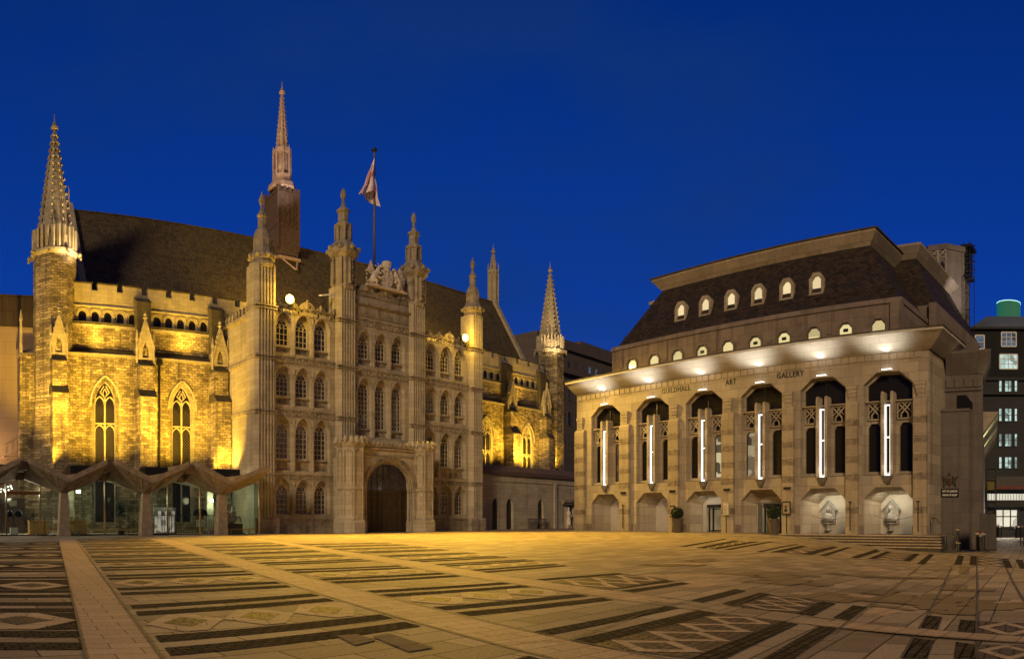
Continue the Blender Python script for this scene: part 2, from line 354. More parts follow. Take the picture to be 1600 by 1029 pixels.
def inst(name, me, parent, pos, atroot=True):
    o = bpy.data.objects.new(name, me); COL.objects.link(o); o.parent = parent
    if atroot:
        b = BASE[parent.name]; o.location = (pos[0]-b[0], pos[1]-b[1], pos[2]-b[2]); BASE[o.name] = (0, 0, 0)
    return o
def dup(root, loc, label, rotz=None):
    r = root.copy(); COL.objects.link(r); r.location = loc
    if rotz is not None: r.rotation_euler = (0, 0, rotz)
    r['label'] = label
    for ch in list(root.children):
        c = ch.copy(); COL.objects.link(c); c.parent = r
        for g in ch.children:
            d = g.copy(); COL.objects.link(d); d.parent = c
    return r
def lamp(name, kind, loc, power, col, size=.3, target=None, angle=120, blend=.8):
    d = bpy.data.lights.new(name, kind); o = bpy.data.objects.new(name, d); COL.objects.link(o)
    d.energy = power; d.color = col; o.location = loc
    if kind == 'SPOT': d.spot_size = R(angle); d.spot_blend = blend; d.shadow_soft_size = size
    elif kind == 'POINT': d.shadow_soft_size = size
    elif kind == 'AREA': d.size = size
    if target is not None:
        o.rotation_euler = (Vector(target)-Vector(loc)).to_track_quat('-Z', 'Y').to_euler()
    return o
def text_mesh(s, size, depth=.02, align='CENTER'):
    cu = bpy.data.curves.new('lettering', 'FONT'); cu.body = s; cu.size = size; cu.extrude = depth; cu.offset = .010; cu.align_x = align; cu.space_character = 1.15
    cu.resolution_u = 2
    o = bpy.data.objects.new('tmp', cu); COL.objects.link(o)
    dg = bpy.context.evaluated_depsgraph_get(); me = bpy.data.meshes.new_from_object(o.evaluated_get(dg))
    bpy.data.objects.remove(o)
    me.transform(Matrix.Rotation(R(90), 4, 'X')); me.materials.clear()
    return me
def gothic(hw, spring, rise, z0=0, n=7, cx=0):
    """outline of a pointed opening: half width, spring height, rise, bottom"""
    Rr = (hw*hw+rise*rise)/(2*hw); pts = [(cx-hw, z0), (cx+hw, z0), (cx+hw, spring)]
    a1 = math.atan2(rise, Rr-hw)
    A = math.acos(max(-1, min(1, (Rr-hw)/Rr)))
    arc = []
    for i in range(1, n+1):
        t = A*i/n; arc.append((Rr*math.cos(t)-(Rr-hw), spring+Rr*math.sin(t)))
    pts += [(cx+x, z) for x, z in arc]
    pts += [(cx-x, z) for x, z in arc[-2::-1]]
    pts.append((cx-hw, spring)); return pts
def arcpts(hw, spring, rise, cx=0, n=8):
    g = gothic(hw, spring, rise, spring-1, n, cx); return g[2:]
def octa(cx, cy, r, n=8, rot=math.pi/8): return [(cx+r*math.cos(rot+2*math.pi*i/n), cy+r*math.sin(rot+2*math.pi*i/n)) for i in range(n)]
# ------------------------------------------------------------------ ground
def gz(a, r):
    """the yard is level, and falls gently to the passage on the right"""
    t = (a-0.33)/(0.62-0.33); t = max(0, min(1, t)); t = t*t*(3-2*t)
    if abs(a) > 2.2: t = 0
    return -1.2*t*max(0, min(1, (r-7.0)/45.0))
def gzxy(x, y): return gz(math.atan2(x, y), math.hypot(x, y))
def gp(x, y):
    a = (x-800)/FP; r = EYE*FP/(y-HY)
    for _ in range(30): r = (EYE-gz(a, r))*FP/(y-HY)
    return (r*math.sin(a), r*math.cos(a))
def Zc(k, x, y):
    o, s = {1: ((0, 830), 5.17), 2: ((250, 830), 5.17), 3: ((500, 830), 5.17), 4: ((780, 820), 4.923), 5: ((1060, 820), 4.923), 6: ((1300, 830), 5.17)}[k]
    return gp(o[0]+x/s, o[1]+y/s)
g = MB()
rs = [0, 1, 2, 3, 4, 5, 6, 7, 8, 9, 10, 12, 14, 16, 18, 20, 23, 26, 29, 32, 36, 40, 44, 48, 52, 56, 62, 70, 80, 95, 120, 160, 300, 900, 2500]
na = 240
for i, r in enumerate(rs):
    for k in range(na):
        a = -math.pi+2*math.pi*k/na; g.v.append((r*math.sin(a), r*math.cos(a), gz(a, r) if r < 250 else gz(a, r)-.0))
for i in range(len(rs)-1):
    for k in range(na):
        j = (k+1) % na; g.f.append((i*na+k, i*na+j, (i+1)*na+j, (i+1)*na+k))
M['slab'] = stone('yard_slabs', (.37, .305, .225), (.21, .17, .125), (.05, .042, .034), 1.15, .52, .014, .35, .5, (.13, .11, .085), grain=24, horiz=True, rot=R(-48), rough=.7, vscale=.35)
M['strip_slab'] = stone('path_slabs', (.45, .34, .235), (.37, .28, .19), (.13, .10, .07), .62, .30, .009, .3, .3, (.18, .15, .12), grain=24, horiz=True, rot=R(-40), rough=.7, vscale=.5)
M['setts'] = stone('dark_setts', (.085, .068, .050), (.045, .037, .028), (.008, .007, .006), .17, .11, .014, .9, .2, (.03, .03, .025), grain=20, horiz=True, rot=R(-48), rough=1.0)
M['pale'] = stone('pale_inlay', (.46, .36, .25), (.38, .30, .21), (.16, .13, .10), .8, .35, .010, .3, .3, (.20, .17, .13), grain=24, horiz=True, rot=R(-30), rough=.7)
M['mid'] = stone('brown_inlay', (.15, .11, .07), (.11, .085, .06), (.05, .04, .03), .14, .14, .016, .6, .2, (.09, .07, .05), grain=24, horiz=True, rot=R(-48), rough=.6)
M['slabd'] = stone('brown_slab_stone', (.235, .19, .12), (.18, .14, .095), (.06, .05, .035), 1.15, .52, .012, .3, .3, (.12, .10, .06), grain=24, horiz=True, rot=R(-48), rough=.9)
M['joint'] = plain('joint_line', (.03, .025, .02), .8)
go = g.top('ground', 'slab', W0, (0, 0, 0), kind='structure')
class Sheet(MB):
    """flat paving pieces laid on the ground, h above it"""
    def __init__(s, h): super().__init__(); s.h = h
    def q(s, a, b, c, d, nu=6, nv=2):
        vs = []; fs = []
        for i in range(nu+1):
            for k in range(nv+1):
                s0 = i/nu; t = k/nv
                x = (a[0]*(1-s0)+b[0]*s0)*(1-t)+(d[0]*(1-s0)+c[0]*s0)*t; y = (a[1]*(1-s0)+b[1]*s0)*(1-t)+(d[1]*(1-s0)+c[1]*s0)*t
                vs.append((x, y, gzxy(x, y)+s.h))
        for i in range(nu):
            for k in range(nv):
                p = i*(nv+1)+k; fs.append((p, p+nv+1, p+nv+2, p+1))
        s.add(vs, fs); s.h += .00001
pathS = Sheet(.003); sett = Sheet(.005); pale = Sheet(.008); midS = Sheet(.011); jnt = Sheet(.014)
def lerp(a, b, t): return (a[0]+(b[0]-a[0])*t, a[1]+(b[1]-a[1])*t)
# long pale paths running to the building, given by surveyed lines (near point, far point)
S1L = [(-3.85, 5.56), (-25.55, 34.03)]; S1R = [(-3.22, 5.94), (-23.34, 32.78)]
S2L = [(-.15, 7.48), (-2.63, 10.94), (-4.25, 13.28), (-8.0, 18.8), (-17.27, 32.14)]; S2R = [(.64, 7.72), (-2.21, 11.88), (-5.49, 16.63), (-10.06, 23.45), (-16.47, 33.06)]
S3L = [(1.69, 11.61), (.38, 13.89), (-1.16, 16.35), (-2.77, 19.06), (-4.6, 22.2)]; S3R = [(4.19, 8.54), (2.9, 11.12), (.79, 14.86), (-.72, 17.29), (-2.8, 21.21), (-4.67, 24.26)]
def online(L, y):
    """point on a polyline at world y, extrapolated at the ends"""
    P = sorted(L, key=lambda p: p[1])
    for a, b in zip(P[:-1], P[1:]):
        if y <= b[1]: break
    t = (y-a[1])/(b[1]-a[1]); return (a[0]+(b[0]-a[0])*t, y)
def strip(L, Rr, y0, y1, n=10):
    for i in range(n):
        ya = y0+(y1-y0)*i/n; yb = y0+(y1-y0)*(i+1)/n
        pathS.q(online(L, ya), online(Rr, ya+.0), online(Rr, yb), online(L, yb), 1, 1)
        for LL in (L, Rr):
            p, q = online(LL, ya), online(LL, yb); jnt.q((p[0]-.015, p[1]), (p[0]+.015, p[1]), (q[0]+.015, q[1]), (q[0]-.015, q[1]), 1, 1)
strip(S1L, S1R, 2.0, 35.5); strip(S2L, S2R, 4.0, 38.5); strip(S3L, S3R, 4.0, 46)
def panel(LL, RL, rows, dark=False, inset=.03):
    """rows: list of (yl0, yr0, yl1, yr1, kind) between two lines; kind s = setts, d = diamond chain"""
    for yl0, yr0, yl1, yr1, kd in rows:
        a = online(LL, yl0); b = online(RL, yr0); c = online(RL, yr1); d = online(LL, yl1)
        a2, b2 = lerp(a, b, inset), lerp(a, b, 1-inset); d2, c2 = lerp(d, c, inset), lerp(d, c, 1-inset)
        if kd == 's': sett.q(a2, b2, c2, d2, 10, 1)
        else:
            if kd == 'D': sett.q(a2, b2, c2, d2, 10, 2)
            n = 4 if kd == 'D' and LL is SZL else 3
            for i in range(n):
                t0 = i/n; t1 = (i+1)/n; tm = (t0+t1)/2
                A0, A1, Am = lerp(a2, b2, t0), lerp(a2, b2, t1), lerp(a2, b2, tm); D0, D1, Dm = lerp(d2, c2, t0), lerp(d2, c2, t1), lerp(d2, c2, tm)
                Lm, Rm = lerp(A0, D0, .5), lerp(A1, D1, .5)
                pale.q(Lm, lerp(A0, A1, .36), lerp(D0, D1, .36), Lm, 1, 1); pale.q(lerp(A0, A1, .36), lerp(A0, A1, .64), lerp(D0, D1, .64), lerp(D0, D1, .36), 1, 1); pale.q(Rm, lerp(A0, A1, .64), lerp(D0, D1, .64), Rm, 1, 1)
                C = lerp(Lm, Rm, .5)
                P = [lerp(C, p, .58) for p in (Lm, Am, Rm, Dm)]
                midS.q(*P, 1, 1)
def rows_from(yl, yr, th, n_far, kindd, period):
    """pairs of sett stripes with diamonds between, continued to the far side"""
    out = []
    for i in range(n_far):
        ylb = yl+period[0]*i; yrb = yr+period[1]*i
        s = th*(1+.02*i)
        for o, w_, kd in ((0, 1, 's'), (1.75, 1, 's')):
            out.append((ylb+o*s, yrb+o*s*1.05, ylb+(o+w_)*s, yrb+(o+w_)*s*1.05, kd))
        out.append((ylb+3.0*s, yrb+3.0*s*1.05, ylb+6.4*s, yrb+6.4*s*1.05, kindd))
        for o, w_, kd in ((6.6, 1, 's'), (8.35, 1, 's')):
            out.append((ylb+o*s, yrb+o*s*1.05, ylb+(o+w_)*s, yrb+(o+w_)*s*1.05, kd))
    return out
# panel A between path one and path two ; a period is about 4.6 m of world y
panel(S1R, S2L, rows_from(6.0, 8.75, .345, 1, 'd', (0, 0)))
panel(S1R, S2L, rows_from(10.35, 13.1, .37, 6, 'd', (4.55, 4.75)))
panel(S1R, S2L, [(4.0, 6.6, 4.35, 6.95, 's'), (3.2, 5.9, 3.6, 6.3, 's')])
S0R = [(p[0]-.25, p[1]) for p in S1L]; SZL = [(p[0]-4.2, p[1]-4.4) for p in S1L]
panel(SZL, S1L, rows_from(2.2, 5.9, .33, 1, 'D', (0, 0)), inset=.0)
panel(SZL, S1L, rows_from(5.9, 9.65, .34, 5, 'D', (4.3, 4.5)), inset=.0)
# panel B between path two and path three
panel(S2R, S3L, rows_from(9.6, 11.5, .33, 1, 'd', (0, 0)))
panel(S2R, S3L, rows_from(13.95, 16.2, .36, 4, 'd', (4.7, 5.4)))
# panel C right of path three
S4L = [(5.4, 8.6), (3.63, 14.13), (2.73, 16.74), (1.62, 19.79), (.51, 22.9), (-1.22, 26.57)]
panel(S3R, S4L, rows_from(12.5, 14.0, .31, 1, 'D', (0, 0)))
panel(S3R, S4L, rows_from(17.2, 19.7, .33, 1, 'd', (0, 0)))
panel(S3R, S4L, rows_from(21.2, 24.0, .36, 3, 'd', (4.8, 5.2)))
def ptsheet(sh, k, pts, nu=3, nv=2):
    P = [Zc(*p) if len(p) == 3 else Zc(k, *p) for p in pts]; sh.q(*P, nu, nv)
# near right group of panels
for k, P in ((4, [(260, 822), (370, 850), (1390, 640), (1290, 622)]), (4, [(550, 888), (700, 922), (5, 290, 680), (5, 165, 655)]),
             (5, [(90, 1035), (350, 1035), (925, 762), (790, 742)]), (5, [(640, 1035), (880, 1035), (1228, 797), (1090, 780)]),
             (5, [(95, 580), (185, 598), (520, 508), (440, 492)]), (5, [(335, 608), (425, 625), (715, 535), (630, 520)]),
             (5, [(920, 685), (1035, 700), (1215, 602), (1110, 588)]), (5, [(1190, 713), (1310, 735), (1455, 632), (1345, 618)]),
             (6, [(710, 780), (850, 795), (890, 690), (765, 680)]), (6, [(560, 1029), (770, 1029), (822, 880), (660, 860)]),
             (6, [(1015, 815), (1165, 835), (1168, 725), (1035, 712)]), (6, [(980, 1029), (1165, 1029), (1166, 915), (1002, 893)]),
             (5, [(595, 206), (640, 208), (930, 148), (905, 146)]), (5, [(700, 209), (790, 212), (985, 165), (945, 158)]),
             (5, [(950, 225), (1030, 228), (1235, 170), (1190, 165)]), (5, [(1080, 235), (1140, 237), (1335, 172), (1300, 170)]),
             (5, [(0, 165), (60, 167), (380, 108), (350, 106)]), (5, [(130, 176), (190, 180), (470, 122), (420, 120)]),
             (5, [(240, 185), (300, 187), (620, 130), (570, 128)]), (5, [(340, 190), (400, 192), (740, 130), (700, 128)]),
             (5, [(1320, 248), (1400, 250), (1560, 200), (1500, 196)]),
             (6, [(165, 212), (215, 216), (385, 148), (350, 144)]), (6, [(290, 220), (345, 224), (475, 165), (440, 160)]),
             (6, [(575, 238), (630, 243), (710, 182), (665, 177)]), (6, [(685, 262), (745, 268), (828, 186), (785, 182)]),
             (6, [(985, 268), (1045, 270), (1068, 198), (1018, 190)]), (6, [(1110, 272), (1166, 274), (1168, 202), (1120, 198)]),
             (6, [(1400, 292), (1460, 296), (1425, 222), (1370, 218)]), (6, [(1520, 300), (1570, 302), (1540, 232), (1480, 226)])):
    ptsheet(sett, k, P, 6, 2)
# dark grounds with chains of pale framed diamonds in those panels
slabD = Sheet(.012)
def chain(pts, n, fr=.60, ground=True):
    P = [Zc(*p) for p in pts]
    if ground: mid0.q(*P, 10, 3)
    a2, b2, c2, d2 = P
    for i in range(n):
        t0 = i/n; t1 = (i+1)/n; A0, A1 = lerp(a2, b2, t0), lerp(a2, b2, t1); D0, D1 = lerp(d2, c2, t0), lerp(d2, c2, t1)
        Am, Dm, Lm, Rm = lerp(A0, A1, .5), lerp(D0, D1, .5), lerp(A0, D0, .5), lerp(A1, D1, .5)
        C = lerp(Lm, Rm, .5); pale.q(*[lerp(C, p, 1.22 if k % 2 else 1.0) if False else p for k, p in enumerate((Lm, Am, Rm, Dm))], 1, 1)
        midS.q(*[lerp(C, p, fr) for p in (Lm, Am, Rm, Dm)], 1, 1)
mid0 = Sheet(.0065)
chain([(4, 700, 925), (5, 290, 683), (5, 790, 740), (5, 95, 1030)], 4)
chain([(5, 430, 628), (5, 718, 537), (5, 1105, 590), (5, 915, 684)], 3)
chain([(5, 190, 181), (5, 470, 123), (5, 570, 128), (5, 245, 185)], 5)
chain([(5, 790, 213), (5, 985, 166), (5, 1190, 166), (5, 955, 224)], 4)
chain([(6, 345, 224), (6, 475, 167), (6, 665, 178), (6, 575, 237)], 4)
chain([(6, 1170, 835), (6, 1172, 725), (6, 1640, 745), (6, 1700, 870)], 1)
chain([(6, 1170, 1029), (6, 1170, 915), (6, 1640, 925), (6, 1700, 1060)], 1)
chain([(6, 1170, 272), (6, 1170, 204), (6, 1370, 220), (6, 1400, 291)], 3)
chain([(4, 385, 437), (4, 975, 377), (4, 1310, 420), (4, 840, 500)], 3)
# scattered brown and pale replacement slabs, in short runs along the courses
rnd = random.Random(3)
for i in range(24):
    x = rnd.uniform(1010, 1590); y = rnd.uniform(885, 955) if x > 1250 else rnd.uniform(875, 915)
    c = gp(x, y); tgt = pathS if rnd.random() < .35 else slabD
    an = R(rnd.choice([42, 42, -48])); ux, uy = math.cos(an), math.sin(an)
    for j in range(rnd.choice([1, 2, 2, 3, 4])):
        w_, h_ = 1.15, .52; cx_, cy_ = c[0]+ux*1.15*j*.5+(-uy)*.52*j, c[1]+uy*1.15*j*.5+ux*.52*j
        P = [(cx_+ux*sx*w_/2-uy*sy*h_/2, cy_+uy*sx*w_/2+ux*sy*h_/2) for sx, sy in ((-1, -1), (1, -1), (1, 1), (-1, 1))]; tgt.q(*P, 1, 1)
for P in ([(6, 350, 565), (6, 390, 545), (6, 815, 580), (6, 800, 612)], [(6, 310, 605), (6, 345, 592), (6, 670, 630), (6, 655, 645)], [(6, 800, 622), (6, 915, 632), (6, 905, 668), (6, 782, 655)], [(6, 985, 430), (6, 1085, 436), (6, 1080, 475), (6, 975, 465)], [(6, 1035, 280), (6, 1105, 284), (6, 1095, 345), (6, 1020, 340)], [(3, 130, 848), (3, 300, 835), (3, 460, 885), (3, 290, 925)], [(3, 420, 855), (3, 560, 830), (3, 920, 945), (3, 720, 978)]):
    slabD.q(*[Zc(*p) for p in P], 2, 1)
# thin dark joint lines: the long curve before the gallery and the lines of the right side
def jline(pts, w_=.05):
    for p, q in zip(pts[:-1], pts[1:]):
        dx, dy = q[0]-p[0], q[1]-p[1]; L = math.hypot(dx, dy); nx, ny = -dy/L*w_/2, dx/L*w_/2
        jnt.q((p[0]-nx, p[1]-ny), (q[0]-nx, q[1]-ny), (q[0]+nx, q[1]+ny), (p[0]+nx, p[1]+ny), 3, 1)
jline([gp(x, y) for x, y in ((880, 829), (1000, 832), (1100, 836), (1200, 841), (1300, 848), (1400, 856), (1470, 862), (1530, 869), (1600, 880))], .12)
jline([Zc(6, *p) for p in ((965, 290), (850, 530), (740, 730), (560, 1029))], .03)
jline([Zc(6, *p) for p in ((1168, 200), (1169, 500), (1166, 1029))], .03)
jline([Zc(6, *p) for p in ((1400, 290), (1470, 430), (1551, 570))], .03)
jline([Zc(6, *p) for p in ((730, 265), (570, 400), (310, 605), (0, 830))], .03)
jline([Zc(5, *p) for p in ((0, 600), (320, 665), (700, 520), (1330, 490))], .02)
jline([Zc(4, *p) for p in ((0, 918), (540, 888), (1280, 625), (1477, 575))], .02)
M['pale2'] = M['pale']; M['mid2'] = M['mid']
for sh, nm, mt in ((pathS, 'path_paving', 'strip_slab'), (sett, 'sett_stripes', 'setts'), (pale, 'pale_diamond_paving', 'pale'), (midS, 'brown_paving', 'mid'), (jnt, 'paving_joints', 'joint'), (mid0, 'panel_grounds', 'mid'), (slabD, 'brown_slabs', 'slabd')):
    sh.top(nm, mt, W0, (0, 0, 0), kind='structure')
#@@HALL

# ================================================================== ENTRANCE FRONT (frame G)
D0 = 53.0
pf = thing('entrance_building', 'pale stone gothic entrance front with pinnacled turrets and a great arched door', 'building', G, (41.4, D0, 0))
def zs(*zx): return [G.u(380+x/2.45, D0) for x in zx]
BAYS = [  # u0,u1, window centres, width, rows (sill, apex, niche bottom)
    (29.5, 36.2, [30.48, 32.45, 34.40], 1.24, [(16.37, 18.73, 15.62), (11.97, 14.08, 11.15), (6.52, 9.62, 5.45), (1.63, 4.24, 1.63)], 19.1),
    (38.0, 44.85, [39.03, 41.01, 42.99], 1.22, [(16.27, 18.38, 15.55), (9.72, 13.98, 8.9)], 22.0),
    (46.7, 53.4, [47.60, 49.60, 51.60], 1.24, [(16.38, 18.55, 15.62), (11.99, 14.08, 11.15), (6.57, 9.62, 5.45), (1.63, 4.20, 1.63)], 19.1)]
wl = MB(); dk = MB(); WIN = []
RISE = .82
for bi, (u0, u1, cs, w, rows, top) in enumerate(BAYS):
    yb = D0 - (.25 if bi == 1 else 0)
    holes = []; holes2 = []
    for (sill, apex, nb) in rows:
        for c in cs:
            hw = w/2+.2
            holes.append(gothic(hw, apex-RISE+.05, RISE+.42, nb, 7, c))
            holes2.append(gothic(w/2, apex-RISE, RISE, sill, 7, c)); WIN.append((c, sill, apex, w, yb))
    zb = 0 if bi != 1 else 0
    wl.wall([(u0, zb), (u1, zb), (u1, top), (u0, top)], holes, yb, yb+.42)
    wl.wall([(u0, zb), (u1, zb), (u1, top), (u0, top)], holes2, yb+.421, yb+.62)
    for (sill, apex, nb) in rows:         # moulded sills, blind panels under the windows and slim shafts between niches
        for c in cs:
            wl.box(c-w/2-.12, c+w/2+.12, yb+.22, yb+.42, sill-.14, sill-.02)
            if sill-nb > .5:
                wl.box(c-w/2-.19, c+w/2+.19, yb+.30, yb+.42, nb+.01, nb+.12)
                for q in (-1, 1): dk.box(c+q*.29-.20, c+q*.29+.20, yb+.38, yb+.419, nb+.2, sill-.24)
            g_ = arcpts(w/2+.27, apex-RISE+.05, RISE+.5, c, 7)
            wl.path([(p[0], p[1]) for p in g_], .09, (yb-.06, yb+.05))
        for a, b in zip(cs[:-1], cs[1:]):
            m_ = (a+b)/2; wl.box(m_-.07, m_+.07, yb-.07, yb+.01, nb-.1, apex+.3)
wo_ = wl.build('bay_wall', 'porch', pf)
# body of the building behind the front, with the plain west side
bd = MB(); bd.box(27.97, 54.9, 53.9, 60.2, 0, 19.2); bd.box(28.1, 54.8, 53.76, 53.9, 0, 18.9)
bd.box(38.3, 44.6, 53.9, 57.5, 19.2, 21.9)
bd.build('side_wall', 'ash', pf)
sb = MB()
for z0, z1 in ((4.8, 5.12), (10.4, 10.75), (14.85, 15.2)): sb.box(27.85, 27.968, 53.9, 60, z0, z1)
sb.box(27.75, 27.968, 53.6, 60, 18.9, 19.2); sb.build('side_string_course', 'trim', pf)
cap = MB()
for k in range(9):
    y = 54.3+k*.68; cap.box(27.82, 28.12, y, y+.34, 19.2, 19.75); cap.lathe(27.97, y+.17, [(.16, 19.75), (.05, 20.05)], 6)
cap.build('side_cresting', 'trim', pf)
# ribbed turrets between the bays
def ribplan(c, w, yf, d):
    n = 5; pts = [(c-w/2, yf+d), (c-w/2, yf+.32), (c-w/2+.3, yf)]
    inner = w-.6
    for i in range(n):
        a = c-w/2+.3+inner*i/n; b = a+inner/n
        pts += [(a+.06, yf), (a+.10, yf+.12), (b-.10, yf+.12), (b-.06, yf)]
    pts += [(c+w/2-.3, yf), (c+w/2, yf+.32), (c+w/2, yf+d)]
    return pts
PIERS = [(28.45, 2.1, 52.45, 22.9, 0), (36.85, 2.05, 52.35, 22.4, 1), (45.35, 2.05, 52.35, 22.4, 1), (53.75, 1.9, 52.45, 22.9, 0)]
def belt(m, x0, x1, y, z0, z1, sideL=0):
    """string course with a fretted pattern of small raised blocks"""
    m.box(x0, x1, y-.10, y+.02, z1-.09, z1); m.box(x0, x1, y-.07, y+.02, z0, z0+.07)
    h = z1-z0-.16; n = max(1, int((x1-x0)/.34)); st = (x1-x0)/n
    for i in range(n):
        a = x0+i*st; m.box(a+.05, a+.12, y-.055, y+.01, z0+.07, z1-.09)
        if i % 2 == 0: m.box(a+.12, a+st-.05, y-.055, y+.01, z1-.09-h*.35, z1-.09)
        else: m.box(a+.12, a+st-.05, y-.055, y+.01, z0+.07, z0+.07+h*.35)
for c, w, yf, ztop, tall in PIERS:
    p = MB(); p.vprism(ribplan(c, w, yf, 1.7), 1.3, ztop)
    pp = p.build('turret', 'porch', pf)
    q = MB(); q.box(c-w/2-.12, c+w/2+.12, yf-.14, yf+1.8, 0, 1.12); q.wedge(c-w/2-.12, c+w/2+.12, yf-.14, yf+1.8, 1.12, 1.32, yf-.02)
    for z in (4.78, 10.2, 14.85, 19.1): q.box(c-w/2-.05, c+w/2+.05, yf-.09, yf+1.69, z+.24, z+.34); q.box(c-w/2-.04, c+w/2+.04, yf-.06, yf+1.69, z, z+.08)
    cy = yf+.85
    q.lathe(c, cy, [(w*.50, ztop-.25), (w*.54, ztop), (w*.52, ztop+.25)], 8)
    z = ztop+.25
    if tall:
        q.lathe(c, cy, [(1.02, z), (1.02, z+2.2), (1.1, z+2.4), (1.45, z+2.75), (1.5, z+3.1), (1.28, z+3.45), (1.0, z+3.8), (.82, z+4.0)], 8)
        for k in range(8):
            a = math.pi/4*k; q.lathe(c+1.06*math.cos(a), cy+1.06*math.sin(a), [(.13, z), (.11, z+2.3)], 6); q.ball((c+1.45*math.cos(a), cy+1.45*math.sin(a), z+3.2), .24, n=6, m=4)
        z += 4.0
        q.lathe(c, cy, [(.72, z), (.70, z+.15), (.66, z+1.2), (.82, z+1.35), (.84, z+1.55), (.6, z+1.7), (.5, z+1.8), (.48, z+2.65), (.62, z+2.75), (.62, z+2.95), (.3, z+3.15), (.16, z+3.5), (.13, z+3.9), (.24, z+4.1), (.28, z+4.4), (.18, z+4.75), (.03, z+5.0)], 8)
        for k in range(8):
            a = math.pi/4*k+.39; q.box(c+.78*math.cos(a)-.05, c+.78*math.cos(a)+.05, cy+.78*math.sin(a)-.05, cy+.78*math.sin(a)+.05, z+.1, z+1.4)
    else:
        q.lathe(c, cy, [(.9, z-.3), (.92, z), (1.12, z+.3), (1.14, z+.6), (.85, z+.95), (.74, z+1.25), (.76, z+2.0), (.68, z+2.5), (.5, z+2.9), (.36, z+3.05), (.34, z+3.9), (.45, z+4.0), (.43, z+4.15), (.26, z+4.4), (.14, z+4.7), (.14, z+5.0), (.25, z+5.25), (.27, z+5.5), (.1, z+5.9), (.02, z+6.2)], 8)
        for k in range(8):
            a = math.pi/4*k; q.ball((c+1.12*math.cos(a), cy+1.12*math.sin(a), z+.5), .21, n=6, m=4)
    q.build('pinnacle', 'trim', pp)
    if tall:
        v = MB()
        for k in range(7): v.ball((c+.32, yf-.12, 23.0+k*.37), .13+.04*(k % 2)+.06*(k == 6), n=6, m=4)
        v.build('carved_drop', 'trim', pp)
# string courses, parapets, attic
for bi, (u0, u1, cs, w, rows, top) in enumerate(BAYS):
    m = MB(); yb = D0 - (.25 if bi == 1 else 0)
    a, b = u0+.02, u1-.02
    if bi != 1:
        for z0, z1 in ((4.75, 5.15), (10.22, 10.78), (14.85, 15.42)): belt(m, a, b, yb, z0, z1)
        belt(m, a, b, yb, 19.12, 19.72); m.box(a, b, yb-.16, yb+.5, 19.72, 19.82)
        m.box(a, b, yb-.2, yb+.01, 1.16, 1.30); m.box(a, b, yb-.12, yb+.01, 0, 1.16)
        mid = (a+b)/2
        for k in range(5):
            x = a+.5+(b-a-1)*k/4; r = .34 if k != 2 else .6
            pts = [(x+r*1.3*math.cos(t), 19.82+r*math.sin(t)) for t in [math.pi*j/8 for j in range(9)]]
            m.wall(pts, [], yb-.05, yb+.15); m.ball((x, yb, 19.82+r*1.15), .13, n=6, m=4); m.ball((x, yb-.08, 19.82+r*.4), r*.42, .1, r*.42, n=8, m=5)
    else:
        belt(m, a, b, yb, 14.55, 15.2); belt(m, a, b, yb, 19.2, 19.85)
        m.box(a, b, yb-.22, yb+.3, 21.15, 21.35); m.box(a, b, yb-.10, yb+.2, 20.1, 20.2)
        belt(m, a, b, yb, 22.0, 22.5); m.box(a, b, yb-.02, yb+.8, 21.9, 22.5)
        for x in (a+1.3, (a+b)/2, b-1.3):
            m.box(x-.9, x+.9, yb-.04, yb+.01, 20.3, 20.95)
        for k in range(3):
            x = a+1.1+(b-a-2.2)*k/2; pts = [(x+.85*math.cos(t), 22.5+.62*math.sin(t)) for t in [math.pi*j/10 for j in range(11)]]
            m.wall(pts, [], yb-.08, yb+.2); m.ball((x, yb-.1, 22.72), .26, .1, .26, n=8, m=5); m.ball((x, yb, 23.2), .12, n=6, m=4)
        m.box(a+.4, b-.4, yb+.2, yb+.75, 22.5, 23.0)
    m.build('string_course', 'trim', pf)
dk.build('blind_panel', 'trim', pf)
# windows
def window_meshes(w, sill, apex, rise, nv, ph, barw, prefix, bar='whitebar', pane='glass', lattice=False):
    H = apex-sill; sp = H-rise
    f = MB(); t = (-.05, .03)
    f.path([(-w/2+.02, 0), (-w/2+.02, sp)] + [(x, z) for x, z in arcpts(w/2-.02, sp, rise-.02, 0, 8)][::-1][::1], barw*1.3, t) if False else None
    f.path([(w/2-.03, 0)] + arcpts(w/2-.03, sp, rise-.03, 0, 8) + [(-w/2+.03, 0)], barw*1.5, t)
    f.bar((-w/2, .04), (w/2, .04), barw*1.8, t)
    def topz(x):
        g_ = arcpts(w/2, sp, rise, 0, 12)
        best = sp
        for a, b in zip(g_[:-1], g_[1:]):
            if min(a[0], b[0]) <= x <= max(a[0], b[0]): best = a[1]+(b[1]-a[1])*((x-a[0])/((b[0]-a[0]) or 1)); break
        return best
    for i in range(1, nv):
        x = -w/2+w*i/nv; f.bar((x, 0), (x, topz(x)-.28), barw, t)
    n = max(1, round(sp/ph)); 
    for i in range(1, n+1): f.bar((-w/2, sp*i/n), (w/2, sp*i/n), barw, t)
    for i in range(nv):        # little pointed heads and crossing arcs
        c = -w/2+w*(i+.5)/nv; f.path(arcpts(w/nv/2, sp+.0, .34, c, 3), barw*.9, t)
    for i in range(1, nv):
        x = -w/2+w*i/nv; f.path(arcpts(w/nv/2, topz(x)-.30, .24, x, 3), barw*.8, t)
    g = MB(); g.wall(gothic(w/2+.04, sp, rise+.03, -.03, 7), [], .04, .06)
    return f.mesh(prefix+'_frame', bar), g.mesh(prefix+'_pane', pane)
cache = {}
